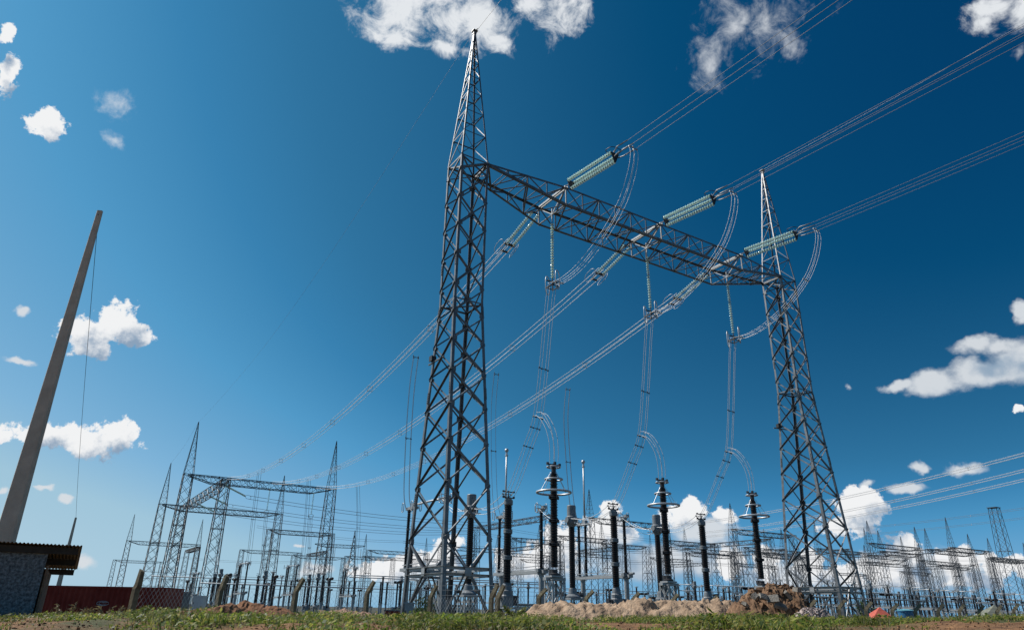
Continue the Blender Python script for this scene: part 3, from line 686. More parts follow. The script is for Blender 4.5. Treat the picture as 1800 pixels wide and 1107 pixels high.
for i, s in enumerate(ST):
    nn = ['line attached nearest the left column', 'line attached in the middle of the crossbeam', 'line attached nearest the right column']
    # towards the line, over the camera to the right
    pts = []
    for n in (-7.0, -14, -22, -34, -50, -80, -120, -170, -230):
        t = -7.0 - n; pts.append((s, n, 23.98 - .058 * t + .00026 * t * t))
    bundle('conductor_bundle', 'conductor bundle rising to the upper right, ' + nn[i], pts, QUAD, .0105, 'incoming conductor bundles', M['wire_line'], (.30,), 40)
    # jumper loop
    J = [(s, -7.72, 23.72), (s, -7.80, 23.1), (s, -7.5, 22.1), (s, -6.9, 21.05), (s, -6.2, 20.3), (s, -4.9, 19.35), (s, -3.3, 18.6), (s, -2.0, 18.25), (s, -.8, 18.2), (s, .1, 18.35)]
    bundle('jumper_loop', 'sagging jumper loop under the front insulator, ' + WHERE[i], J, [(-.27, 0, .02), (0, 0, .07), (.03, 0, -.07), (.29, 0, 0)], .0105, 'jumper loops of the near gantry', M['wire_sunlit'], (.02, .42, .9), 30, 'jumper', M['steel_plate'])
    # descending spans to the far gantry
    s1 = [10.6, 19.4, 28.6][i]; pts = []
    for k in range(15):
        t = k / 14; n = 4.9 + (117.2 - 4.9) * t; pts.append((s + (s1 - s) * t, n, 23.55 + (23.15 - 23.55) * t - 4 * 4.5 * t * (1 - t)))
    bundle('conductor_bundle', 'conductor span descending to the far gantry, ' + nn[i], pts, QUAD, .021, 'conductor spans to the far gantry', M['wire_sunlit'], (.12, .25, .36, .47, .58, .69, .8), 42)
    # dropper to the dark columns
    D = [(s, .1, 18.2), (s, .38, 16.76), (s, .99, 13.1), (s, 1.58, 10.35), (s, 2.46, 8.95), (s, 3.95, 6.85), (s, 4.68, 6.15)]
    bundle('dropper', 'four wire dropper from suspension insulator to capacitor column, ' + WHERE[i], D, [(-.3, 0, .04), (-.05, .1, .04), (.08, -.1, -.04), (.33, 0, -.04)], .0135, 'droppers of the near gantry', M['wire'], (.33, .50, .56, .68), 30, 'dropper', M['dark'])
    A = [(s - .05, 1.58, 10.4), (s, 1.2, 10.32), (s, .82, 10.02), (s, .35, 9.4), (s, .05, 8.7), (s, -.04, 7.9), (s, 0, 7.35)]
    bundle('dropper', 'short arched wires from dropper to arrester top, ' + WHERE[i], A, [(-.28, 0, 0), (0, 0, .26), (.05, 0, -.05), (.3, 0, .22)], .0135, 'arched arrester leads', M['wire'], (), 20, 'dropper')
    C_ = [(s, 4.7, 6.2), (s, 5.5, 5.85), (s, 6.5, 5.6), (s, 7.6, 5.55), (s, 8.8, 5.7)]
    bundle('connecting_lead', 'bright wires from capacitor column to current transformer head, ' + WHERE[i], C_, [(-.3, 0, .2), (.3, 0, .2), (0, 0, -.1)], .018, 'capacitor to transformer leads', M['wire_sunlit'], (.05,), 16, 'lead', M['dark'])
    sd_ = s + (s1 - s) * .145
    DD = [(sd_ + .1, 21.3, 20.15), (s + .4, 20.9, 17), (s + .2, 20.4, 13), (s + .1, 19.9, 9.6), (s, 19.4, 7.9), (s, 18.9, 6.9)]
    bundle('dropper', 'long hanging wires under the descending span, ' + nn[i], DD, [(-.28, 0, .02), (-.1, .3, 0), (.12, -.1, -.02), (.3, .2, 0)], .016, 'long droppers from the spans', M['wire_far'], (.02, .42), 24, 'dropper', M['dark'])
    # lead from disconnector to current transformer
    bundle('connecting_lead', 'bright wires from current transformer to disconnector post, ' + WHERE[i], [(s, 9.2, 5.7), (s, 10.2, 5.6), (s, 11.6, 6.0), (s, 12.8, 6.7)], [(-.25, 0, .25), (.25, 0, .25), (0, 0, -.1)], .018, 'transformer to disconnector leads', M['wire_sunlit'], (), 14, 'lead')
# shield wires
bundle('shield_wire', 'thin dark shield wire rising from the left spire to the photo top', [(.1, -.2, ZA), (.1, -12, ZA - .3), (.1, -30, ZA - .4), (.1, -80, ZA + 1), (.1, -200, ZA + 6)], [(0, 0, 0)], .012, None, M['dark'], (), 20, 'wire')
bundle('shield_wire', 'thin shield wire from the left spire back to the far gantry spire', [(0, .2, ZA), (1, 30, ZA - 2.6), (2, 60, ZA - 3.4), (3, 95, ZA - 2.4), (3.7, 121, 34.3)], [(0, 0, 0)], .008, None, M['wire_far'], (), 30, 'wire')
bundle('shield_wire', 'thin shield wire from the far gantry spire to the one behind it', [(3.7, 121, 34.3), (4.8, 147, 33.6), (5.8, 173.5, 34.3)], [(0, 0, 0)], .012, None, M['wire_far'], (), 16, 'wire')
bundle('shield_wire', 'thin shield wire rising rightwards from the right spire', [(SPAN, -.2, ZA), (SPAN, -20, ZA - .6), (SPAN, -60, ZA), (SPAN, -180, ZA + 5)], [(0, 0, 0)], .010, None, M['wire'], (), 20, 'wire')
# busbar wires across the back
for k, (n, lab) in enumerate(((133, 'uppermost'), (151, 'middle'), (167, 'lowest'))):
    bundle('busbar_wire', lab + ' of the dark twin wire busbars crossing behind the left column', [(18.6, n, 21.9), (40, n, 20.6), (57, n, 20.2), (76, n, 20.5), (94, n, 22)], [(0, 0, .35), (0, 0, -.35)], .045, 'dark busbars behind the left column', M['wire_far'], (.3, .75), 20)
    bundle('busbar_wire', lab + ' of the twin wire busbars crossing behind the sand heap', [(96, n, 22), (120, n, 20.6), (143, n, 20.2), (165, n, 20.6), (188, n, 22)], [(0, 0, .3), (0, 0, -.3)], .03, 'busbars behind the sand heap', M['wire_far'], (), 20)
    bundle('busbar_wire', lab + ' of the twin wire busbars crossing behind the right column', [(191, n, 22), (210, n, 21), (228, n, 20.6), (246, n, 21), (264, n, 22)], [(0, 0, .3), (0, 0, -.3)], .03, 'busbars behind the right column', M['wire_far'], (), 20)
    # pale strings holding them at the left box gantry
    e = empty('insulator_string', lab + ' of the pale strings on the receding left gantry', 'insulator', bay(12.2, n - 6, 23.0), TH, 'pale strings of the receding gantry')
    gm, cm = disc_string((0, 0, 0), (5.2, 5.0, -1.0), .2, .2, 8); st_ = gm.build('disc_string', M['glass'], e); cm.build('cap_row', M['capiron'], st_)
    rg = loop_ring((6.0, 5.6, -1.1), (.75, .65, 0), Z0, .95, .38, .035, 20, 3); rg.build('corona_ring', M['dark'], e)
for k, (x0, x1, Y0_, Y1_, z0, z1, sag) in enumerate(((430, 720, 190, 215, 19, 18, 1.0), (700, 900, 205, 235, 17, 19, .8), (880, 1180, 215, 235, 19, 18, 1.2), (900, 1330, 250, 270, 22, 20, 1.5), (930, 1240, 230, 235, 15, 15, .8), (1040, 1420, 255, 270, 17, 18, 1.2), (1180, 1600, 250, 260, 20, 19, 1.6), (1240, 1500, 220, 225, 14, 13, .7), (1380, 1800, 260, 280, 20, 19, 1.5), (1500, 1800, 240, 250, 15, 15, .9), (1540, 1830, 300, 290, 23, 22, 1.2), (300, 520, 260, 270, 15, 15, .8))):
    a = at_y(x0, horizon(x0), Y0_); b = at_y(x1, horizon(x1), Y1_); sa, na = sn(a.x, a.y); sb, nb = sn(b.x, b.y)
    pts = [(sa + (sb - sa) * t, na + (nb - na) * t, z0 + (z1 - z0) * t - 4 * sag * t * (1 - t)) for t in np.linspace(0, 1, 7)]
    bundle('busbar_wire', 'thin background twin wire span low on the skyline, %s from the left' % ORD[k], pts, [(0, 0, .25), (0, 0, -.25)], .03, 'thin background spans', M['wire_far'], (), 16)
# bundles that come in from the upper right to the far row
for k, (a, b) in enumerate((((1190, 922, 205), (1800, 797, 109)), ((1225, 931, 226), (1800, 826, 122)), ((1240, 936, 236), (1800, 843, 131)))):
    A = at_y(*a); B = at_y(*b); A.z = 23; B.z = 24
    sa, na = sn(A.x, A.y); sb, nb = sn(B.x, B.y); pts = []
    for q in range(9):
        t = q / 5.5; pts.append((sa + (sb - sa) * t, na + (nb - na) * t, 23 + 1.0 * t - 4 * 1.4 * t * (1 - t)))
    bundle('conductor_bundle', ORD[k] + ' from the top of the pale bundles rising to the right edge', pts, [(-.2, 0, -.2), (.2, 0, -.2), (.2, 0, .2), (-.2, 0, .2)], .026, 'pale conductor bundles at the right', M['wire'], (.3, .5, .62), 30)
for k, (a, b) in enumerate((((1400, 935, 245), (1800, 893, 165)), ((1400, 945, 260), (1800, 910, 180)))):
    A = at_y(*a); B = at_y(*b); sa, na = sn(A.x, A.y); sb, nb = sn(B.x, B.y); pts = []
    for q in range(7):
        t = q / 4; pts.append((sa + (sb - sa) * t, na + (nb - na) * t, A.z + (B.z - A.z) * t - 4 * .8 * t * (1 - t)))
    bundle('conductor_bundle', ('upper' if k == 0 else 'lower') + ' faint conductor bundle passing the tall flat topped mast', pts, [(-.2, 0, -.2), (.2, 0, .2)], .03, 'faint conductor bundles at the right', M['wire_far'], (.35, .55), 24)
# hanging strings and droppers of the far gantry
for i, s in enumerate((10.8, 19.4, 28.6)):
    e = empty('insulator_string', ORD[i] + ' from the left of the strings hanging below the far gantry', 'insulator', bay(s, 119, 22.3), TH, 'suspension strings of the far gantry')
    gm, cm = disc_string((0, 0, 0), (0, 0, -4.6), .2, .19, 8); st_ = gm.build('disc_string', M['glass'], e); cm.build('cap_row', M['capiron'], st_)
    rg = loop_ring((0, 0, -4.9), X0, Z0, .5, .4, .04, 16); rg.build('corona_ring', M['steel_plate'], e)
    bundle('dropper', ORD[i] + ' from the left of the wire sets dropping from the far gantry', [(s, 119, 17.4), (s, 118, 13), (s, 116, 8), (s, 112, 5.2), (s, 110.2, 4.9)], [(-.3, 0, .1), (.3, 0, .1), (0, 0, -.2)], .03, 'droppers of the far gantry', M['wire_far'], (.35, .6), 16, 'dropper', M['dark'])
    bundle('dropper', ORD[i] + ' from the left of the wire sets joining the spans to the far disconnectors', [(s - .6, 89 + i, 20.2), (s - .3, 89.6, 14), (s, 89.8, 8), (s, 89.6, 5.2)], [(-.3, 0, 0), (.3, 0, 0), (0, .3, 0)], .025, 'droppers on the far disconnectors', M['wire_far'], (.4,), 14, 'dropper', M['dark'])

# ------------------------------------------------------------------ switchgear prototypes (origin on the yard, z up)
def sheds(m, z0, z1, r, out, pitch=.07, k=14, o=(0, 0)):
    n = max(3, int((z1 - z0) / pitch)); prof = [(r * .9, z0)]
    for i in range(n):
        z = z0 + (z1 - z0) * (i + .5) / n; q = out if i % 2 == 0 else out * .86
        prof += [(r, z - pitch * .42), (q, z - pitch * .14), (q * .985, z + pitch * .02), (r, z + pitch * .36)]
    prof.append((r * .9, z1)); m.lathe(prof, (o[0], o[1], 0), Z0, k)
def lattice_stand(m, h, w, w2=None, bars=3, t=.07):
    w2 = w2 or w
    def c(sx, sy, z): q = w + (w2 - w) * z / h; return Vector((sx * q, sy * q, z))
    for sx in (-1, 1):
        for sy in (-1, 1): m.angle(c(sx, sy, 0), c(sx, sy, h), (-sx, 0, 0), (0, -sy, 0), t * 1.2, .01)
    for p, q, inw in FACES:
        for i in range(bars):
            a, b = h * i / bars, h * (i + 1) / bars
            m.bar(c(*p, a) + inw * .02, c(*q, b) + inw * .02, t * .6); m.bar(c(*q, a) + inw * .05, c(*p, b) + inw * .05, t * .6); m.bar(c(*p, b), c(*q, b), t * .7)
def make_arrester():
    e = empty('surge_arrester', '', 'surge arrester', (0, 0, 0))
    m = MB(); lattice_stand(m, 2.45, .38, .38, 2); m.box((0, 0, 2.5), (1.25, .3, .14)); m.box((0, 0, 2.62), (.75, .6, .08))
    for x in (-.45, .45): m.bar((x, 0, 2.45), (x * .75, 0, 1.7), .12, .03)
    m.build('support_stand', M['steel_plate'], e)
    m = MB(); zs = [2.97, 4.2, 5.4, 6.6, 7.98]
    m.lathe([(.3, 2.66), (.3, 2.75), (.17, 2.8), (.17, 2.95)], k=14); m.box((0, .28, 2.85), (.2, .18, .25)); m.build('base_fitting', M['dark'], e)
    for i in range(4):
        m = MB(); sheds(m, zs[i] + .1, zs[i + 1] - .1, .165, .225); m.build('insulator_unit', M['porcelain'], e)
    for z in zs[1:4]:
        m = MB(); m.lathe([(.18, z - .1), (.26, z - .06), (.26, z - .02), (.19, z), (.26, z + .02), (.26, z + .06), (.18, z + .1)], k=14)
        for q in range(4): m.box((.29 * math.cos(q * 1.57), .29 * math.sin(q * 1.57), z), (.07, .07, .16))
        m.build('flange', M['dark'], e)
    m = MB(); m.lathe([(.13, 7.9), (.13, 8.3), (.08, 8.32), (.08, 8.42)], k=12); m.bar((-.42, 0, 8.36), (.42, 0, 8.36), .07); m.box((-.4, 0, 8.4), (.12, .1, .14)); m.box((.4, 0, 8.4), (.12, .1, .14)); m.box((.08, 0, 8.44), (.12, .12, .2)); m.build('terminal', M['dark'], e)
    for z, r_, t_ in ((8.24, .36, .045), (7.58, .47, .045), (6.88, .92, .06)):
        m = MB(); m.torus((0, 0, z), r_, t_, k=36)
        if z > 8:
            for q in range(4): m.bar((.1 * math.cos(q * 1.57), .1 * math.sin(q * 1.57), z), (r_ * math.cos(q * 1.57), r_ * math.sin(q * 1.57), z), .03)
        if r_ > .9:
            for q in range(4):
                c, s_ = math.cos(q * 1.571 + .1), math.sin(q * 1.571 + .1); m.bar((.2 * c, .2 * s_, 7.96), (.92 * c, .92 * s_, 6.9), .018)
        m.build('grading_ring', M['alu'], e)
    return e
def make_cvt():
    e = empty('capacitor_column', '', 'voltage transformer', (0, 0, 0))
    m = MB(); lattice_stand(m, 1.05, .42, .42, 1); m.box((0, 0, 1.1), (1.0, 1.0, .1)); m.build('support_stand', M['steel_plate'], e)
    m = MB(); m.lathe([(.36, 1.16), (.38, 1.2), (.38, 1.7), (.34, 1.78), (.34, 1.98), (.29, 2.04), (.25, 2.3), (.21, 2.42)], k=18); m.build('base_tank', M['grey'], e); m = MB(); m.box((.47, 0, 1.5), (.24, .35, .5)); m.build('terminal_box', M['dark'], e); m = MB(); m.lathe([(.1, 0), (.1, .3), (.14, .31), (.14, .36)], (-.36, 0, 1.6), (-1, 0, 0), 10); m.build('drain_valve', M['dark'], e)
    zs = [2.32, 3.75, 5.2, 6.75]
    for i in range(3):
        m = MB(); sheds(m, zs[i] + .08, zs[i + 1] - .1, .19, .255, .065, 16); m.build('insulator_unit', M['porcelain'], e)
    for z in zs[1:3]:
        m = MB(); m.lathe([(.2, z - .14), (.27, z - .1), (.27, z - .02), (.25, z), (.27, z + .02), (.27, z + .1), (.2, z + .14)], k=16); m.build('flange', M['grey'], e)
    m = MB(); m.lathe([(.22, 6.68), (.27, 6.72), (.27, 6.98), (.2, 7.0), (.2, 7.08), (.03, 7.1)], k=16); m.build('cap', M['grey'], e)
    m = MB(); m.bar((0, 0, 7.05), (0, 0, 7.5), .05); m.bar((-.38, 0, 7.12), (.38, 0, 7.12), .06); m.bar((-.38, 0, 7.46), (.38, 0, 7.46), .06)
    for x in (-.36, 0, .36): m.box((x, 0, 7.16), (.1, .1, .12)); m.box((x, 0, 7.48), (.1, .1, .1))
    m.build('terminal', M['dark'], e); return e
def make_ct():
    e = empty('current_transformer', '', 'current transformer', (0, 0, 0))
    m = MB(); lattice_stand(m, 1.7, .5, .45, 1); m.box((0, 0, 1.74), (1.2, 1.2, .1)); m.build('support_stand', M['steel_plate'], e)
    m = MB(); m.lathe([(.55, 1.8), (.55, 1.9), (.30, 2.05), (.25, 2.4), (.2, 2.45)], k=16); m.build('base', M['grey'], e); m = MB(); m.box((.62, 0, 2.0), (.3, .4, .25)); m.box((-.6, .3, 1.98), (.25, .3, .2)); m.bar((.4, 0, 2.0), (-.5, .3, 2.0), .08); m.build('terminal_box', M['dark'], e)
    m = MB(); sheds(m, 2.42, 6.42, .19, .235, .06, 16); m.build('insulator_column', M['porcelain'], e)
    m = MB(); m.lathe([(.22, 6.38), (.25, 6.45), (.36, 6.62), (.38, 6.75), (.38, 7.05), (.31, 7.12), (.31, 7.8), (.28, 7.84), (.02, 7.86)], k=20, smooth=False)
    m.lathe([(.2, 0), (.2, .06)], (.36, 0, 6.85), (1, 0, 0), 12); m.lathe([(.2, 0), (.2, .06)], (-.36, 0, 6.85), (-1, 0, 0), 12); m.build('head_tank', M['grey'], e)
    m = MB()
    for y in (-1, 1):
        m.bar((0, y * .38, 6.9), (0, y * .75, 6.9), .09); m.bar((-.3, y * .75, 6.9), (.3, y * .75, 6.9), .05); m.bar((-.3, y * .75, 6.6), (.3, y * .75, 6.6), .05); m.bar((0, y * .75, 6.6), (0, y * .75, 6.9), .05)
    m.build('terminal', M['alu'], e); return e
def corona_pair(m, z, y, x=.42):
    for q in (-1, 1): loop_ring((q * x, y, z), Y0, Z0, .16, .34, .028, 20, 3.2).build('corona_ring', M['alu'], m)
def make_disconnector(blade_open):
    """two insulator stacks on a common beam; along +y, front stack at y = 0, back stacks at y = 5 and 5.95"""
    e = empty('disconnector', '', 'disconnector', (0, 0, 0))
    for y in (0, 5.5):
        m = MB(); m.lathe([(.19, 0), (.19, 3.35), (.3, 3.36), (.3, 3.42)], (0, y, 0), k=12); m.box((0, y, .06), (.6, .6, .12)); m.build('support_post', M['steel_plate'], e)
    m = MB(); m.box((0, 2.95, 3.56), (.42, 7.0, .22)); m.bar((.32, -.2, 3.8), (.32, 6.2, 3.74), .06); m.bar((-.3, -.1, 3.95), (-.3, 5.8, 3.85), .05); m.build('base_beam', M['steel_plate'], e)
    m = MB(); m.lathe([(.34, 3.42), (.34, 3.55), (.22, 3.72)], (0, 0, 0), k=12); m.box((.35, .1, 3.7), (.45, .35, .32)); m.box((-.3, -.1, 3.65), (.3, .3, .25)); m.lathe([(.09, 0), (.09, .5)], (.1, -.3, 3.75), (0, -1, 0), 8); m.build('drive_gear', M['grey'], e)
    for y, r_ in ((0, .105), (5.02, .095), (5.95, .095)):
        m = MB(); z0, z1 = 3.72, 7.75
        for k in range(3):
            a, b = z0 + (z1 - z0) * k / 3, z0 + (z1 - z0) * (k + 1) / 3; sheds(m, a + .05, b - .05, r_, r_ + .05, .07, 12, (0, y))
        m.build('post_insulator', M['porcelain'], e)
        for k in range(4):
            m = MB(); z = z0 + (z1 - z0) * k / 3; m.lathe([(r_, z - .06), (r_ + .045, z - .05), (r_ + .045, z + .05), (r_, z + .06)], (0, y, 0), k=12); m.build('flange', M['grey'], e)
    m = MB(); m.box((0, 0, 7.88), (.34, .42, .16)); m.bar((0, -.55, 8.0), (0, .5, 8.0), .07); m.bar((-.45, 0, 8.0), (.45, 0, 8.0), .06); m.box((.1, -.2, 8.1), (.3, .3, .2)); m.build('contact_head', M['steel_plate'], e)
    corona_pair(e, 8.05, 0); loop_ring((0, .42, 8.05), X0, Z0, .3, .3, .028, 20, 3.2).build('corona_ring', M['alu'], e)
    m = MB(); m.box((0, 5.45, 7.9), (.4, 1.5, .2)); m.bar((0, 6.1, 7.95), (0, 6.6, 7.95), .07); m.box((0, 5.1, 8.1), (.3, .35, .3)); m.build('hinge_head', M['steel_plate'], e)
    corona_pair(e, 8.0, 6.25); corona_pair(e, 8.0, 4.75, .36)
    m = MB()
    if blade_open: m.tube([(0, 5.1, 8.0), (0, 5.1, 10.6), (0, 5.1, 13.0)], [.085, .075, .07], 10); m.lathe([(.10, 12.75), (.13, 12.8), (.13, 12.86), (.08, 12.9), (.08, 13.1)], (0, 5.1, 0), k=10); m.lathe([(.02, 13.08), (.13, 13.14), (.17, 13.25), (.13, 13.36), (.02, 13.42)], (0, 5.1, 0), k=12, smooth=True)
    else: m.tube([(0, 5.0, 8.1), (0, 2.5, 8.1), (0, .1, 8.05)], .075, 10); m.box((0, .2, 8.05), (.2, .4, .2))
    m.build('blade', M['alu'], e); return e
def make_breaker():
    e = empty('circuit_breaker', '', 'circuit breaker', (0, 0, 0))
    m = MB(); lattice_stand(m, 1.5, .4, .35, 1); m.build('support_stand', M['steel_plate'], e)
    m = MB(); m.box((0, .55, 1.2), (.8, .55, 1.5)); m.box((0, .55, 1.97), (.86, .6, .05)); m.build('mechanism_box', M['grey'], e)
    m = MB(); sheds(m, 1.6, 6.3, .15, .21, .09, 10); m.build('support_insulator', M['porcelain'], e)
    for q in (-1, 1):
        m = MB(); m.lathe([(.16, .15)] + [(r, z) for k in range(12) for r, z in ((.17, .2 + k * .11), (.26, .24 + k * .11))] + [(.2, 1.6), (.05, 1.65)], (0, 0, 6.55), (q, .0, .06), 10); m.build('interrupter', M['porcelain'], e)
    m = MB(); m.lathe([(.2, 6.3), (.26, 6.4), (.26, 6.7), (.15, 6.8)], k=12); m.build('gear_head', M['grey'], e)
    return e
def make_bus_support():
    e = empty('bus_support', '', 'post insulator', (0, 0, 0))
    m = MB(); m.lathe([(.16, 0), (.16, 2.4), (.26, 2.42), (.26, 2.5)], k=8); m.build('support_post', M['steel_plate'], e)
    m = MB(); sheds(m, 2.5, 6.4, .14, .21, .12, 8); m.build('post_insulator', M['porcelain'], e)
    m = MB(); m.box((0, 0, 6.47), (.3, .3, .12)); m.torus((0, 0, 6.6), .38, .05, k=12, kk=5); m.build('clamp', M['steel_plate'], e); return e
P_ARR, P_CVT, P_CT, P_DO, P_DC, P_BR, P_BUS = make_arrester(), make_cvt(), make_ct(), make_disconnector(True), make_disconnector(False), make_breaker(), make_bus_support()
NTH = ['behind the left column', 'in the middle of the near row', 'in front of the right column']
for i, s in enumerate(ST):
    place(P_ARR, USED, 'black surge arrester with three ring hoops, ' + ['left one of three', 'middle one of three', 'right one of three, beside the rubble heap'][i], bay(s, 0, -1), TH, 'surge arresters of the near row')
    place(P_CVT, USED, 'three piece black capacitor column, ' + ['just right of the left gantry column', 'standing over the middle of the sand heap', 'just left of the rubble heap'][i], bay(s, 4.62, -1), TH, 'capacitor columns of the near row')
    place(P_CT, USED, 'black current transformer with tall grey head, ' + ['seen inside the left gantry column', 'above the left end of the sand heap', 'above the right part of the sand heap'][i], bay(s, 9.14, -1), TH, 'current transformers of the near row')
    place(P_DO if i else P_DC, USED, ['disconnector with closed blade behind the left gantry column', 'disconnector with upright open blade, left of the sand heap', 'disconnector with upright open blade, behind the sand heap'][i], bay(s, 12.86, -1), TH, 'disconnectors of the near row')
SIDE = ['leftmost of three', 'middle of three', 'rightmost of three']
for i, s in enumerate((11.0, 18.9, 29.0)):
    z = -1.9
    place(P_CT, USED, 'distant grey headed current transformer between the dirt mounds and the far gantry, ' + SIDE[i], bay(s, 110.5, z), TH, 'distant current transformers at left')
    place(P_BR, USED, 'distant breaker with dark double barrel head left of the near gantry, ' + SIDE[i], bay(s, 103.5, z), TH + R(90), 'distant breakers at left')
    place(P_DC, USED, 'distant disconnector with bright bar between two dark posts, ' + SIDE[i], bay(s, 90.5, z), TH, 'distant disconnectors at left')
    place(P_BUS, USED, 'dark post insulator behind the dirt mounds, front row, ' + SIDE[i], bay(s + 2.5, 84, z), TH, 'front post insulators at left')
    place(P_CVT, USED, 'distant black capacitor column below the far gantry, ' + SIDE[i], bay(s, 115.5, z), TH, 'distant capacitor columns at left')
    place(P_BUS, USED, 'dark post insulator below the far gantry, back row, ' + SIDE[i], bay(s + 3, 128, z), TH, 'back post insulators at left')
    place(P_DC, USED, 'farther disconnector behind the far gantry, ' + SIDE[i], bay(s + 1, 140, z), TH, 'farthest disconnectors at left')
    place(P_BR, USED, 'farther breaker behind the far gantry, ' + SIDE[i], bay(s + 1, 152, z), TH + R(90), 'farthest breakers at left')
# distant bays to the right
jobs = []
for b0, n0 in ((108, 60), (140, 62), (168, 66), (112, 92), (158, 92), (228, 92), (264, 94), (318, 96), (205, 66), (238, 68), (196, 150), (270, 146), (60, 132), (76, 150)):
    for i in range(3):
        s = b0 + 8.2 * i + random.uniform(-.6, .6)
        jobs.append((P_DC, s, n0, 'disconnector')); jobs.append((P_BR if (b0 // 2) % 2 else P_CT, s, n0 + 10, 'breaker' if (b0 // 2) % 2 else 'current transformer')); jobs.append((P_BUS, s + 3, n0 + 5, 'post insulator'))
jobs += [(P_BUS, 100 + 6.5 * k + random.uniform(-1, 1), 120 + (k % 3) * 17, 'post insulator') for k in range(36)]
jobs += [((P_BUS, P_BR, P_BUS, P_CT)[k % 4], *sn(*(lambda v: (v.x, v.y))(at_y(px_, horizon(px_), Y_))), ('post insulator', 'breaker', 'post insulator', 'current transformer')[k % 4]) for k, (px_, Y_) in enumerate((880 + 15.2 * q + random.uniform(-5, 5), random.choice((150, 175, 205, 240))) for q in range(60))]
jobs += [((P_BUS, P_BR, P_CT, P_BUS)[k % 4], *sn(*(lambda v: (v.x, v.y))(at_y(px_, horizon(px_), Y_))), ('post insulator', 'breaker', 'current transformer', 'post insulator')[k % 4]) for k, (px_, Y_) in enumerate((330 + 14.5 * q + random.uniform(-5, 5), random.choice((150, 190, 230))) for q in range(38))]
def photo_x(s, n):
    p = bay(s, n, 3); fw = p.y * math.cos(PITCH) + p.z * math.sin(PITCH); return 900 + F * p.x / fw
cnt = {}
ZONES = [(0, 700, 'left of the near gantry'), (700, 880, 'seen through the left gantry column'), (880, 1010, 'behind the first arrester'), (1010, 1130, 'over the left half of the sand heap'), (1130, 1290, 'over the right half of the sand heap'), (1290, 1440, 'over the rubble heap'), (1440, 1530, 'behind the right gantry column'), (1530, 1620, 'over the red tent and blue tank'), (1620, 1720, 'between the blue tank and grey tent'), (1720, 1900, 'over the grey tent')]
ROWW = {}
for proto, s, n, nm in sorted(jobs, key=lambda j: photo_x(j[1], j[2])):
    px = photo_x(s, n)
    if px > 1830: continue
    zn = next((z for a, b, z in ZONES if a <= px < b), 'at the far right'); key = (nm, zn); cnt[key] = cnt.get(key, 0) + 1
    o = place(proto, USED, '%s small distant %s from the left, %s' % (ORD[min(cnt[key] - 1, 35)], nm, zn), bay(s, n, foot(n)), TH + (R(90) if proto is P_BR else 0), 'small distant %ss' % nm)
# distant tubular busbars on the posts
for k, (s0, s1, n, z) in enumerate(((108, 128, 65, 4.9), (140, 160, 67, 4.9), (168, 192, 71, 4.9), (205, 230, 71, 4.8), (228, 250, 97, 4.9), (264, 290, 99, 4.9), (112, 134, 97, 4.9), (100, 330, 137, 4.8), (30, 75, 96, 4.9), (34, 80, 104, 5.6), (96, 150, 60, 3.4), (104, 170, 78, 5.4), (120, 200, 86, 4.2), (150, 240, 104, 6.2), (200, 300, 82, 4.0), (210, 330, 110, 5.6), (60, 130, 122, 5.2), (6, 34, 100, 3.2), (2, 40, 132, 5.0), (20, 60, 118, 3.6), (180, 260, 64, 3.6))):
    e = empty('tubular_busbar', ORD[k] + ' bright tube from the left in the distant busbars', 'busbar', bay(s0, n, z), TH, 'distant tubular busbars')
    m = MB(); m.tube([(0, 0, 0), ((s1 - s0) / 2, 0, 0), (s1 - s0, 0, 0)], .10, 6); m.build('tube', M['paletube'], e)

# ------------------------------------------------------------------ floodlights on the columns
def floodlight(loc, label, rz):
    e = empty('floodlight', label, 'floodlight', loc, rz, 'floodlights on the lattice columns')
    m = MB(); m.bar((-.5, 0, 0), (1.3, 0, 0), .07); m.bar((-.1, 0, 0), (-.1, 0, .25), .05); m.build('bracket', M['steel'], e)
    m = MB(); m.box((0, 0, .2), (.3, .24, .26)); m.box((0, -.14, .2), (.34, .04, .30)); m.build('lamp_housing', M['black'], e)
pl = bay(0, 0, 0) + DV * -w_d(12.1) + NV * w_n(12.1) * .9; floodlight((pl.x, pl.y, 12.15), 'small black floodlight on the left gantry column at mid height', TH + R(-90))
pl = bay(SPAN, 0, 0) + DV * -w_d(12.9) + NV * w_n(12.9); floodlight((pl.x, pl.y, 12.7), 'small black floodlight on the right gantry column at mid height', TH + R(-10))
pl = bay(9.8, 122.5); floodlight((pl.x, pl.y, 23.75), 'small black floodlight on top of the receding left gantry', TH); bpy.data.objects[-1] if False else None

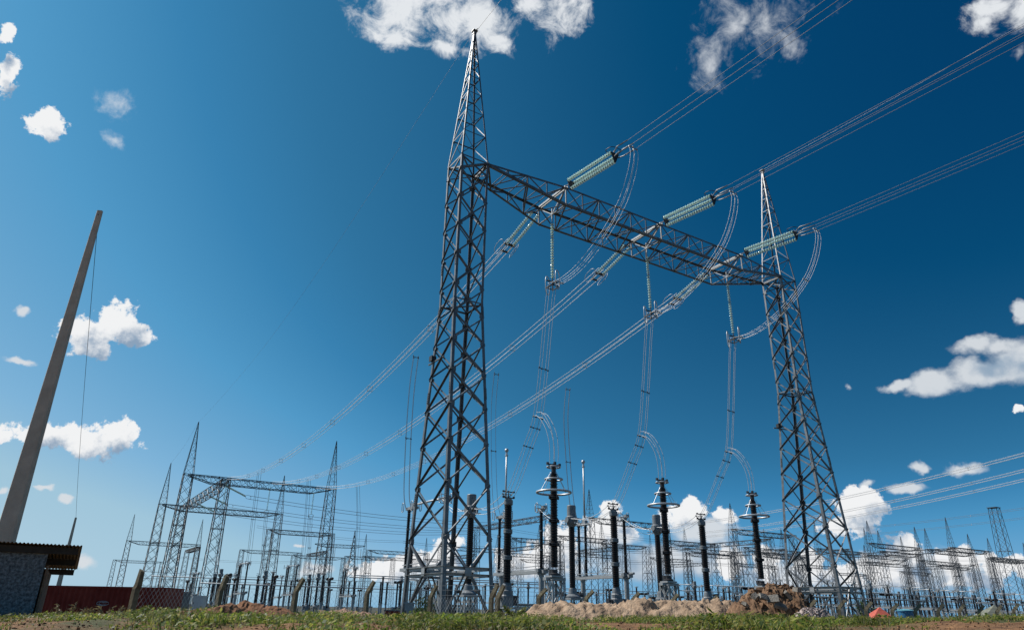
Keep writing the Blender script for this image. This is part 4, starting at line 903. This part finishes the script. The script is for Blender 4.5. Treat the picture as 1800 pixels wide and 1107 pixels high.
# ------------------------------------------------------------------ hut, poles, container at the left
def hut():
    YF = 14.0; cr = at_y(92, 970, YF); zb = -1.3; H = cr.z - zb; W, D = 3.4, 2.8     # front right corner of the wall
    e = empty('guard_hut', 'small mottled grey hut with corrugated roof at the left edge', 'hut', (cr.x, YF, zb), R(30))
    m = MB(); m.box((-W / 2 - .03, .07, H / 2), (W - .06, .14, H)); m.build('front_wall', M['hutwall'], e)
    m = MB(); m.box((-.075, .145 + D / 2, H / 2 - .16), (.15, D, H - .32)); m.box((-.012, .07, H / 2 - .12), (.036, .15, H - .24)); m.box((-W, D / 2 + .2, H / 2 - .16), (.15, D - .4, H - .32)); m.box((-W / 2, D + .22, H / 2 - .2), (W - .4, .14, H - .40)); m.build('side_wall', M['brick'], e)
    m = MB(); x1 = .47; x0 = -W - .5; zf = H + .13; zk = zf - .30; y0, y1 = -.22, D + .55; n = int((x1 - x0) / .012); pts = []; fs = []
    for i in range(n + 1):
        x = x0 + (x1 - x0) * i / n; c = .011 * math.sin(2 * math.pi * (x - x0) / .062)
        for y, z in ((y0, zf), (y1, zk)): pts += [(x, y, z + c), (x, y, z + c - .006)]
    for i in range(n):
        a = i * 4; b = a + 4; fs += [(a, b, b + 2, a + 2), (a + 1, a + 3, b + 3, b + 1), (a, a + 1, b + 1, b), (a + 2, b + 2, b + 3, a + 3)]
    m.poly(pts, fs); m.build('roof_sheet', M['roofsheet'], e)
    for k in (.05, .5, .97):
        y = y0 + (y1 - y0) * k; z = zf + (zk - zf) * k - .085; m = MB(); m.box(((x0 + x1) / 2 - .02, y, z), (x1 - x0 - .06, .07, .12)); m.build('rafter', M['timber'], e)
hut()
def pole(name, label, px0, py0, px1, py1, Y, wb, wt_, zb, mtl, dep=.7, rz=0.0):
    a = at_y(px0, py0, Y); t = at_y(px1, py1, Y); b = at_y(px0, py0, Y)
    e = empty(name, label, 'pole', (t.x, Y, zb), rz); H = t.z - zb; k = (b.z - zb) / H; w0 = wt_ + (wb - wt_) / (1 - k)
    m = MB(); rings = []
    for i in range(9):
        f = i / 8; w = w0 + (wt_ - w0) * f; d_ = w * dep; c = min(.02, w * .12)
        rings.append([Vector((x, y, H * f)) for x, y in ((-w / 2 + c, -d_ / 2), (w / 2 - c, -d_ / 2), (w / 2, -d_ / 2 + c), (w / 2, d_ / 2 - c), (w / 2 - c, d_ / 2), (-w / 2 + c, d_ / 2), (-w / 2, d_ / 2 - c), (-w / 2, -d_ / 2 + c))])
    m.ring_sweep(rings); m.build('shaft', mtl, e)
    m = MB(); m.lathe([(.014, 0), (.014, wt_ * .9)], (0, -wt_ * dep * .6, H - .16), (0, 1, 0), 8); m.build('bolt', M['dark'], e); return t
t1 = pole('concrete_pole', 'tall tapered concrete pole behind the hut at left', 20, 950, 176, 371, 19.0, .43, .155, -1.2, M['conc'], .62, R(8))
t2 = pole('concrete_pole', 'small thin concrete pole behind the hut and container', 105, 1025, 133.5, 909, 52, .26, .12, -1.6, M['conc'], .8)
e = empty('pole_cable', 'thin cable drooping between the two concrete poles', 'cable', t1 - Vector((0, 0, .25)))
m = MB(); q = []
B_ = t2 - t1 + Vector((0, 0, .25))
for k in range(25):
    t = k / 24; q.append(B_ * t + Vector((0, 0, -4 * .35 * t * (1 - t))))
m.tube(q, .009, 5); m.build('strand', M['dark'], e)
def container():
    Y = 40.0; a = at_y(80, 1027, Y); b = at_y(290, 1033.5, Y); zt = (a.z + b.z) / 2 + .01; zb = zt - 2.5; L = b.x - a.x
    e = empty('shipping_container', 'dark red corrugated container with an oval emblem, behind the fence', 'container', (a.x + L / 2, Y + 1.2, zb))
    m = MB(); n = int(L / .07); prof = []
    for i in range(n + 1):
        x = -L / 2 + L * i / n; prof.append((x, -1.2 + (.045 if (i // 2) % 2 else 0.0)))
    pts = [(x, y, 0.12) for x, y in prof] + [(x, y, 2.40) for x, y in prof]; N = n + 1
    m.poly(pts, [(i, i + 1, N + i + 1, N + i) for i in range(n)]); m.build('side_panel', M['red'], e)
    m = MB(); m.box((0, 0, 2.45), (L + .04, 2.44, .10)); m.box((0, 0, .06), (L + .04, 2.44, .12)); m.box((0, 1.18, 1.26), (L, .05, 2.28))
    for x in (-1, 1):
        m.box((x * (L / 2 + .005), 0, 1.26), (.05, 2.3, 2.28)); m.box((x * (L / 2 + .0), -1.19, 1.26), (.16, .09, 2.28))
    m.build('frame', M['red'], e)
    # faded oval emblem with an illegible script
    c = at_y(181, 1059.7, Y); cx, cz = c.x - e.location.x, c.z - zb; m = MB()
    def P_(x, z): return Vector((cx + x, -1.225, cz + z))
    def stroke(p, w):
        for i in range(len(p) - 1):
            a_, b_ = P_(*p[i]), P_(*p[i + 1]); u_, v_ = orth(b_ - a_, Y0); m.ring_sweep([[r_ + v_ * (w / 2), r_ - v_ * (w / 2), r_ - v_ * (w / 2) - Y0 * .006, r_ + v_ * (w / 2) - Y0 * .006] for r_ in (a_, b_)])
    stroke([(.32 * math.cos(t), .105 * math.sin(t)) for t in np.linspace(.35, 2 * math.pi - .1, 26)], .028)
    stroke([(-.12 + .07 * math.cos(t), .05 * math.sin(t)) for t in np.linspace(.8, 5.4, 12)], .024)
    stroke([(-.05, .03), (.0, .045), (.05, .03), (.09, .045), (.13, .03), (.2, .045)], .03); stroke([(-.18, -.06), (-.05, -.075), (.08, -.06), (.22, -.07)], .02)
    m.build('oval_emblem', M['logo'], e, 'faded white oval emblem with script')
container()
def leaning_box(name, label, cat, px0, py0, px1, py1, Y, dep, mtl, zb=-1.7, lid=None):
    a = at_y(px0, py0, Y); b = at_y(px1, py1, Y); w = b.x - a.x; H = a.z - zb
    e = empty(name, label, cat, (a.x + w / 2, Y + dep / 2, zb)); m = MB(); m.box((0, 0, H / 2 - .03), (w, dep, H - .06)); m.build('body', mtl, e)
    m = MB(); m.box((0, 0, H - .03), (w + .06, dep + .06, .06)); m.build('lid', lid or mtl, e)
    m = MB(); m.box((w * .25, -dep / 2 - .02, H * .6), (.05, .04, .2)); m.box((-w * .4, -dep / 2 - .01, H * .8), (.04, .03, .12)); m.box((-w * .4, -dep / 2 - .01, H * .4), (.04, .03, .12)); m.build('latch', M['dark'], e); return e
leaning_box('metal_cabinet', 'dark grey sheet cabinet against the right end of the red container', 'cabinet', 291, 1038, 310, 1040, 41.5, 2.0, M['greydoor'])
leaning_box('control_box', 'white box on posts right of the red container', 'box', 341, 1046, 358, 1046.5, 48, .6, M['white'])
leaning_box('red_cabin', 'low red box with grey lid left of the left gantry column', 'box', 676, 1071, 703, 1072, 40, 1.6, M['red'], -1.9, M['greydoor'])
leaning_box('notice_plate', 'pale metal plate box at the foot of the left gantry column', 'box', 712, 1058, 727, 1059, 33.2, .25, M['steel_plate'])

# ------------------------------------------------------------------ fence
FP = [(238, 1075, 250, 1002, 17), (386, 1060, 399, 1011, 20.5), (521, 1076, 534, 1016, 22.5), (645, 1077, 658, 1021, 25), (759, 1078, 768, 1028, 26), (863, 1080, 875, 1027, 23.5), (873, 1080, 886, 1028, 24.0), (949, 1075, 961, 1034, 26), (1030, 1070, 1043, 1038, 26.5), (1111, 1070, 1124, 1041, 27), (1181, 1070, 1192, 1044, 27.5), (1250, 1070, 1261, 1047, 28), (1423, 1072, 1434, 1054, 27.5), (1474, 1084, 1485, 1055, 27.8), (1522, 1084, 1532, 1058, 28.2), (1568, 1084, 1578, 1060.5, 28.6), (1609, 1084, 1618, 1061, 29), (1649, 1084, 1658, 1061.5, 29.4), (1687, 1080, 1695, 1062, 29.8), (1720, 1080, 1729, 1063.5, 30.2), (1752, 1080, 1760, 1064, 30.6), (1782, 1080, 1790, 1061, 31)]
fen = empty('chain_link_fence', 'long chain link fence on bent concrete posts in front of the switchyard', 'fence', (0, 0, 0))
TOPS = []
for k, (bx, by, tx, ty, Y) in enumerate(FP):
    t = at_y(tx, ty, Y); e_x = at_y(bx + (tx - bx) * .18, ty + 6, Y).x if k > 11 else None
    h = t.z; zb = -1.2
    w = .122; kneez = h - .36; dx = (.05, .11, .19, .2)[k] if k < 4 else (.19 if k < 7 else .27); kneez = h - (.36 if k < 7 else .27)
    kx = t.x - dx; base = Vector((kx - .02, Y, zb)); knee = Vector((kx, Y, kneez)); tip = Vector((t.x, Y, h))
    m = MB(); rings = []
    for c, ww, up in ((base, w * 1.05, 0), (knee + Vector((0, 0, -.03)), w, 0), (knee + Vector((.03, 0, .04)), w, .35), (tip, w * .85, .6)):
        ca, sa_ = math.cos(up), math.sin(up)
        rings.append([c + Vector((xx * ca, yy, -xx * sa_)) for xx, yy in ((x * ww * .86 + y * ww * .5, y * ww * .86 - x * ww * .5) for x, y in ((-.5, -.5), (.5, -.5), (.5, .5), (-.5, .5)))])
    m.ring_sweep(rings); m.build('post', M['postconc'], fen); TOPS.append((knee, tip))
st1 = TOPS[5][0]
m = MB(); m.bar((st1.x - .05, st1.y, -.05), (st1.x - .9, st1.y - .2, -1.2), .11); m.bar((TOPS[6][0].x + .05, TOPS[6][0].y, .0), (TOPS[6][0].x + .9, TOPS[6][0].y + .4, -1.2), .12); m.build('corner_strut', M['postconc'], fen)
m = MB()
for (k0, p0), (k1, p1) in zip(TOPS[:-1], TOPS[1:]):
    for f in (.1, .55, .95): m.tube([k0.lerp(p0, f), k1.lerp(p1, f)], .0045, 4, caps=False)
m.build('barbed_wire', M['wire_far'], fen)
m = MB()
for (k0, p0), (k1, p1) in zip(TOPS[:-1], TOPS[1:]):
    A = Vector((k0.x, k0.y, 0)); B = Vector((k1.x, k1.y, 0)); L = (B - A).length; h = 1.5; n = int(L / .16); top = min(k0.z, k1.z)
    for i in range(-int(h / .16), n + 1):
        for sg in (1, -1):
            x0 = i * .16; x1 = x0 + h; z0, z1 = (-h, 0) if sg > 0 else (0, -h)
            f0 = max(0, -x0 / h); f1 = min(1, (L - x0) / h)
            if f1 <= f0: continue
            a = A.lerp(B, (x0 + h * f0) / L); b = A.lerp(B, (x0 + h * f1) / L)
            a.z = top + z0 + (z1 - z0) * f0; b.z = top + z0 + (z1 - z0) * f1; m.tri(a, b, .0036)
m.build('wire_mesh', M['wire'], fen)

# ------------------------------------------------------------------ heaps
def heap(name, label, cat, px0, px1, Y, profile, dy, mtl, zb, bump, bs, seed, thr=0.0):
    """mound whose skyline follows profile [(px, py)]; built as a height field of real depth"""
    a = at_y(px0, 1080, Y).x; b = at_y(px1, 1080, Y).x; cx = (a + b) / 2
    e = empty(name, label, cat, (cx, Y, zb)); m = MB(); nx_ = 150; ny_ = 60; pts = []
    xs = [p[0] for p in profile]; zs = [at_y(p[0], p[1], Y).z for p in profile]
    for j in range(ny_ + 1):
        v = -1 + 2 * j / ny_
        for i in range(nx_ + 1):
            x = a + (b - a) * i / nx_; px = px0 + (px1 - px0) * i / nx_; top = float(np.interp(px, xs, zs)) - zb
            p = Vector((x * bs, (Y + v * dy) * bs, seed))
            sh = max(0, 1 - abs(v) ** 1.7) ** 1.1
            nzv = .8 * noise.fractal(p, .9, 2.1, 6) - 1.0 * abs(noise.noise(p * 1.9)) - .55 * abs(noise.noise(p * 4.3)) + .45
            z = top * sh + bump * nzv * (.3 + .7 * sh) - (.25 if (abs(v) > .97 or i in (0, nx_)) else 0)
            pts.append((x - cx, v * dy, z))
    m.poly(pts, [(j * (nx_ + 1) + i, j * (nx_ + 1) + i + 1, (j + 1) * (nx_ + 1) + i + 1, (j + 1) * (nx_ + 1) + i) for j in range(ny_) for i in range(nx_)])
    m.sm = [True] * len(m.f); o = m.build('mound', mtl, e); return e
heap('sand_heap', 'long heap of pale sand in front of the switchyard', 'sand heap', 915, 1345, 21, [(915, 1084), (945, 1066), (985, 1061), (1020, 1062), (1060, 1064), (1080, 1062), (1110, 1057), (1200, 1057), (1250, 1059), (1290, 1065), (1345, 1085)], 2.4, M['sand'], -1.0, .17, 2.3, 3.1)
rub = heap('rubble_heap', 'heap of brown rubble and concrete slabs at the right end of the sand', 'rubble heap', 1278, 1432, 19, [(1278, 1082), (1300, 1058), (1318, 1044), (1340, 1034), (1372, 1030), (1402, 1033), (1410, 1052), (1432, 1080)], 1.3, M['rubble'], -1.0, .16, 3.2, 8.2)
rr = random.Random(5); OX, OY, OZ = rub.location
def rock(m, c, r, squash=.7):
    n = 7; pts = []; mm = Matrix.Rotation(rr.uniform(0, 6), 3, 'Z') @ Matrix.Rotation(rr.uniform(-.6, .6), 3, 'X')
    base = [(-1, -1, -1), (1, -1, -1), (1, 1, -1), (-1, 1, -1), (-1, -1, 1), (1, -1, 1), (1, 1, 1), (-1, 1, 1)]
    pts = [Vector(c) + mm @ Vector((x * r * rr.uniform(.5, 1), y * r * rr.uniform(.5, 1), z * r * squash * rr.uniform(.5, 1))) for x, y, z in base]
    m.poly(pts, [(0, 3, 2, 1), (4, 5, 6, 7), (0, 1, 5, 4), (1, 2, 6, 5), (2, 3, 7, 6), (3, 0, 4, 7)])
m = MB()
for k in range(380):
    px = rr.uniform(1284, 1424); fy = rr.uniform(-1, .1); ptop = float(np.interp(px, [1278, 1300, 1318, 1340, 1372, 1402, 1410, 1432], [1082, 1058, 1044, 1034, 1030, 1033, 1052, 1080]))
    t = at_y(px, ptop, 19); sh = max(0, 1 - abs(fy) ** 1.7) ** 1.1; z = (t.z + 1.0) * sh + rr.uniform(-.06, .035)
    rock(m, (t.x - OX, fy * 1.3, z), rr.choice((.015, .02, .02, .03, .03, .04, .06, .085)), rr.uniform(.4, 1))
m.build('broken_brick', M['rubble'], rub)['kind'] = 'stuff'
for px, py, w, h, t_, rx, ry, rz in ((1341, 1048, .20, .17, .07, .9, .25, .2), (1358, 1052, .30, .20, .07, 1.0, -.15, -.3), (1385, 1045, .22, .10, .09, .5, .75, .3), (1327, 1047, .16, .14, .08, .7, -.4, .5), (1401, 1036, .11, .22, .10, .1, .15, .2), (1372, 1064, .3, .16, .08, .9, .3, .1), (1310, 1062, .16, .12, .08, .4, .4, .9)):
    p = at_y(px, py, 18.3); m = MB(); mm = Matrix.Rotation(rz, 3, 'Z') @ Matrix.Rotation(ry, 3, 'Y') @ Matrix.Rotation(rx, 3, 'X'); q8 = []
    for x in (-.5, .5):
        for y in (-.5, .5):
            for z in (-.5, .5): q8.append(Vector((p.x - OX, p.y - OY, p.z - OZ)) + mm @ Vector((x * w * rr.uniform(.75, 1.1), y * h * rr.uniform(.75, 1.1), z * t_)))
    m.poly(q8, [(0, 1, 3, 2), (4, 6, 7, 5), (0, 4, 5, 1), (2, 3, 7, 6), (0, 2, 6, 4), (1, 5, 7, 3)]); m.build('concrete_slab', M['slab'], rub)
gr = heap('gravel_heap', 'low heap of pinkish gravel right of the rubble', 'gravel heap', 1396, 1462, 18, [(1396, 1084), (1412, 1072), (1430, 1070), (1450, 1075), (1462, 1086)], .7, M['gravel'], -1.0, .08, 6, 4.4)
m = MB(); OX, OY, OZ = gr.location
for k in range(300):
    px = rr.uniform(1400, 1458); t = at_y(px, float(np.interp(px, [1396, 1412, 1430, 1450, 1462], [1084, 1072, 1070, 1075, 1086])), 18); fy = rr.uniform(-.9, .1); rock(m, (t.x - OX, fy * .7, (t.z + 1) * max(0, 1 - abs(fy) ** 1.7) + .03), rr.uniform(.015, .04))
o_ = m.build('loose_stones', M['gravel'], gr); o_['kind'] = 'stuff'
heap('dirt_mound', 'red earth mound on the grass bank, left one', 'dirt mound', 268, 430, 10.6, [(268, 1092), (300, 1082), (330, 1074), (360, 1069), (388, 1062), (398, 1061), (412, 1070), (430, 1086)], .8, M['reddirt'], -.6, .065, 4.0, 1.7)
heap('dirt_mound', 'larger red earth mound on the grass bank, right of the first', 'dirt mound', 380, 545, 11.0, [(380, 1085), (405, 1070), (422, 1060), (432, 1061), (450, 1066), (480, 1069), (510, 1076), (545, 1090)], .9, M['reddirt'], -.6, .065, 4.0, 6.3)
heap('dirt_mound', 'low pinkish earth mound left of the left gantry column', 'dirt mound', 535, 690, 13.5, [(535, 1086), (560, 1076), (590, 1072), (620, 1074), (655, 1079), (690, 1087)], .9, M['pinkdirt'], -.7, .06, 5.0, 9.3)
heap('dirt_mound', 'dark soil lump at the foot of the left gantry column', 'dirt mound', 728, 795, 13, [(728, 1087), (745, 1079), (765, 1080), (795, 1087)], .4, M['reddirt'], -.6, .04, 6, 2.3)
# pale pipe lying in the grass
pp = at_y(232, 1089, 9.6); e = empty('plastic_pipe', 'pale bent plastic pipe lying in the grass at left', 'pipe', pp)
m = MB(); m.tube([(-.22, 0, -.01), (-.1, .02, .0), (.02, 0, .0), (.08, 0, .04), (.14, .02, .05)], .012, 8); m.build('tube', M['hose'], e)

# ------------------------------------------------------------------ tents, tank, sheds
def tent(label, px0, px1, pyb, apx, apy, Y, dep, mtl, zb):
    a = at_y(px0, pyb, Y); b = at_y(px1, pyb, Y); t = at_y(apx, apy, Y + dep / 2); w = b.x - a.x; e = empty('tent', label, 'tent', ((a.x + b.x) / 2, Y + dep / 2, zb))
    H = t.z - zb; ez = H * .52; m = MB(); tx = t.x - e.location.x
    pts = [(-w / 2, -dep / 2, ez), (w / 2, -dep / 2, ez), (w / 2, dep / 2, ez), (-w / 2, dep / 2, ez), (tx, 0, H)]
    low = [(x, y, ez - .22) for x, y, z in pts[:4]]
    m.poly(pts + low, [(0, 1, 4), (1, 2, 4), (2, 3, 4), (3, 0, 4), (5, 6, 1, 0), (6, 7, 2, 1), (7, 8, 3, 2), (8, 5, 0, 3)]); m.build('canopy', mtl, e)
    m = MB()
    for x in (-1, 1):
        for y in (-1, 1): m.bar((x * (w / 2 - .05), y * (dep / 2 - .05), 0), (x * (w / 2 - .05), y * (dep / 2 - .05), ez), .06)
    m.build('tent_pole', M['steel_plate'], e)
    for v in m.v: pass
tent('red peaked tent roof behind the fence at right', 1530, 1580, 1082, 1546, 1066, 60, 2.4, M['tentred'], -1.6)
tent('grey green peaked tarpaulin tent at far right', 1722, 1776, 1078, 1748, 1062, 60, 2.6, M['tentgreen'], -1.6)
p = at_y(1591.5, 1073, 58); e = empty('water_tank', 'round blue water tank with pale lid, right of the red tent', 'water tank', (p.x, p.y, -1.6))
zt = p.z + 1.6; m = MB(); m.lathe([(.42, 0), (.46, zt - .75), (.50, zt - .72), (.58, zt - .06), (.62, zt - .05), (.62, zt)], k=24, smooth=False); m.build('barrel', M['bluetank'], e)
m = MB(); m.lathe([(.63, zt - .0), (.63, zt + .04), (.45, zt + .09), (.12, zt + .13), (.02, zt + .13)], k=24); m.build('lid', M['bluelid'], e)
def building(label, px0, px1, pyt, Y, dep, nwin, mtl=None):
    a = at_y(px0, pyt, Y); b = at_y(px1, pyt, Y); zb = -1.95; H = a.z - zb; w = b.x - a.x
    e = empty('low_building', label, 'building', ((a.x + b.x) / 2, Y + dep / 2, zb)); m = MB(); m.box((0, 0, H / 2 - .12), (w, dep, H - .24)); m.build('wall', mtl or M['building'], e)
    m = MB(); m.box((0, 0, H - .10), (w + .6, dep + .6, .18)); m.box((0, 0, H + .08), (w * .96, dep * .5, .18)); m.build('roof', M['buildroof'], e)
    for k in range(nwin):
        x = -w / 2 + w * (k + .5) / nwin; m = MB(); m.box((x, -dep / 2 - .01, H * .58), (w / nwin * .5, .06, H * .28)); m.build('window', M['windowdark'], e)
building('low pale building seen between the left gantry column legs', 752, 830, 1063, 120, 6, 4)
building('low pale wall building left of the sand heap', 905, 990, 1062, 110, 4, 3)
building('long low white building behind the right half of the sand heap', 1212, 1305, 1056, 100, 6, 5)

# ------------------------------------------------------------------ bushes, weeds, grass
def leaves(name, mtl, C, U, W, parent=None):
    """C centres, U half-length vectors, W half-width vectors -> one mesh of small leaves"""
    n = len(C); v = np.empty((n, 4, 3)); v[:, 0] = C; v[:, 1] = C + U * .9 + W; v[:, 2] = C + U * 2; v[:, 3] = C + U * .9 - W
    me_ = bpy.data.meshes.new(name); me_.vertices.add(n * 4); me_.vertices.foreach_set('co', v.ravel()); me_.loops.add(n * 4); me_.loops.foreach_set('vertex_index', np.arange(n * 4))
    me_.polygons.add(n); me_.polygons.foreach_set('loop_start', np.arange(n) * 4); me_.polygons.foreach_set('loop_total', np.full(n, 4)); me_.update(calc_edges=True); me_.materials.append(mtl)
    o = bpy.data.objects.new(name, me_); COL.objects.link(o)
    if parent: o.parent = parent
    return o
def bush(label, px, py, Y, r, h):
    p = at_y(px, py, Y); e = empty('bush', label, 'bush', (p.x, p.y, -1.9)); H = p.z + 1.9; m = MB()
    for k in range(5): a = k * 1.3; m.tube([(0, 0, 0), (.3 * r * math.cos(a), .3 * r * math.sin(a), H * .5), (.6 * r * math.cos(a), .6 * r * math.sin(a), H * .85)], [.09, .06, .02], 6)
    m.build('trunk', M['bark'], e); n = 2600; q = rng.normal(size=(n, 3)); q /= np.linalg.norm(q, axis=1)[:, None]; q *= (rng.random(n) ** .4)[:, None]
    cl = rng.normal(size=(14, 3)) * [.5 * r, .5 * r, .22 * H] + [0, 0, H * .62]; C = cl[rng.integers(0, 14, n)] + q * [.42 * r, .42 * r, .25 * H]
    U = rng.normal(size=(n, 3)) * .09; W = rng.normal(size=(n, 3)) * .05; leaves('crown', M['foliage'], C, U, W, e)
bush('dark green bush behind the legs of the left gantry column', 738, 1064, 95, 2.2, 3); bush('dark bush behind the foot of the right gantry column', 1508, 1070, 80, 1.6, 2)
def weed(label, px, py, Y, h, mtl, n, cat='weed', spread=.1):
    zg = 0; p = at_y(px, py, Y); zg = ground_z(p.x, Y); H = max(.12, p.z - zg); e = empty('weed', label, cat, (p.x, Y, zg)); m = MB(); tops = []
    for k in range(3 if n < 60 else 6):
        a = rng.uniform(0, 6.28); tx, ty = spread * math.cos(a) * rng.uniform(.2, 1), spread * math.sin(a) * rng.uniform(.2, 1); hh = H * (1 if k == 0 else rng.uniform(.5, .95)); m.tube([(0, 0, -.02), (tx * .4, ty * .4, hh * .55), (tx, ty, hh)], [.005, .004, .002], 4); tops.append((tx, ty, hh))
    m.build('stem', mtl, e); T = np.array(tops)[rng.integers(0, len(tops), n)]; f = rng.uniform(.3, 1, n)[:, None]; C = T * f
    U = rng.normal(size=(n, 3)) * [.018, .018, .010] + [0, 0, .004]; W = rng.normal(size=(n, 3)) * .007; leaves('leaf_cluster', mtl, C, U, W, e)
for k, (px, py) in enumerate(((106, 1061), (131, 1058), (152, 1064), (162, 1068), (180, 1066), (196, 1069), (212, 1069))):
    weed('thin dry weed stalk in front of the red container, %s from the left' % ORD[k], px, py, 11.6, .2, M['dryleaf'], 34, spread=.05)
weed('leafy green weed just right of the leaning fence post at left', 257, 1064, 11.8, .3, M['grass'], 160, spread=.10)
weed('leafy green weed clump left of the sand heap', 905, 1066, 11.5, .3, M['grass'], 420, spread=.26)
weed('leafy green weed at the right end of the sand heap', 1240, 1077, 11.8, .2, M['grass'], 300, spread=.28)
weed('leafy green weed clump in front of the rubble heap', 1352, 1077, 11.5, .2, M['grass'], 300, spread=.25)
weed('green weed at the corner fence posts', 868, 1072, 11.6, .2, M['grass'], 200, spread=.16)
weed('bushy weed in the grass below the left gantry column', 745, 1094, 8.0, .2, M['grass'], 300, spread=.16)
# uncountable clods and small stones on the bare earth
m = MB()
for k in range(9000):
    y = 5.8 + rr.random() ** .8 * 6.4; x = rr.uniform(-.8, .8) * y; r_ = rr.choice((.004, .005, .006, .007, .008, .012)) * (1 if rr.random() < .98 else 2); rock(m, (x, y, ground_z(x, y) + r_ * .3), r_, .8)
M['clod'] = mat('earth_clod', (.10, .044, .018), .95, 0, 0, 9, .5, 40, (.36, .20, .10), (.3, .7), 5, None, .5)
tag(m.build('soil_clods', M['clod']), 'brown clods and small stones scattered on the bare earth', None, None, 'stuff')
# grass: uncountable blades and small leaves over the bank
NG = 150000
Yg = 5.7 + rng.random(NG) ** .85 * 8.6; Xg = (rng.random(NG) * 1.62 - .81) * Yg
keep = np.empty(NG, bool); Zg = np.empty(NG); hgt = np.empty(NG)
for i in range(NG):
    x, y = Xg[i], Yg[i]; p = Vector((x, y, 0)); dn = .8 * noise.fractal(p * .55 + Vector((4, 7, 2)), 1, 2, 4) + .55 * noise.noise(p * 2.6) + .25 * noise.noise(p * 7.0)
    px = 900 + 1324 * x / y; bare = .0
    if y < 8.6 and px > 1250: bare = .9 * sstep(1250, 1500, px)
    if y < 8.6 and px < 480: bare = .15 if px < 300 else .34
    keep[i] = dn + rng.normal() * .12 > -.02 + bare * .7; Zg[i] = ground_z(x, y) if keep[i] else 0; hgt[i] = .45 + 1.15 * max(0, dn + .1)
Xg, Yg, Zg, hgt = Xg[keep], Yg[keep], Zg[keep], hgt[keep]; n = len(Xg); half = rng.random(n) < .5
ang = rng.random(n) * 6.283; C = np.stack([Xg, Yg, Zg - .005], 1)
lenb = np.where(half, rng.uniform(.025, .065, n), rng.uniform(.015, .034, n)) * hgt; tilt = np.where(half, rng.uniform(.2, .9, n), rng.uniform(.9, 1.5, n))
U = np.stack([np.cos(ang) * np.sin(tilt), np.sin(ang) * np.sin(tilt), np.cos(tilt)], 1) * lenb[:, None]
wd = np.where(half, rng.uniform(.003, .006, n), rng.uniform(.010, .020, n)); W = np.stack([-np.sin(ang), np.cos(ang), rng.normal(size=n) * .3], 1) * wd[:, None]
C[:, 2] += np.where(half, 0, rng.uniform(0, .085, n) * hgt)
go = leaves('grass', M['grass'], C, U, W); tag(go, 'low weedy grass covering the bank in the foreground', None, None, 'stuff')

# taller dry stems standing among the grass, uncountable
sel = rng.choice(len(Xg), 2600, replace=False); n = len(sel); ang = rng.random(n) * 6.283; tl = rng.normal(size=n) * .28
U = np.stack([np.cos(ang) * np.sin(tl), np.sin(ang) * np.sin(tl), np.cos(tl)], 1) * rng.uniform(.03, .085, n)[:, None]; W = np.stack([np.cos(ang + 1), np.sin(ang + 1), np.zeros(n)], 1) * .0022
tag(leaves('dry_grass', M['dryleaf'], np.stack([Xg[sel], Yg[sel], Zg[sel]], 1), U, W), 'thin dry grass stems standing among the green weeds', None, None, 'stuff')
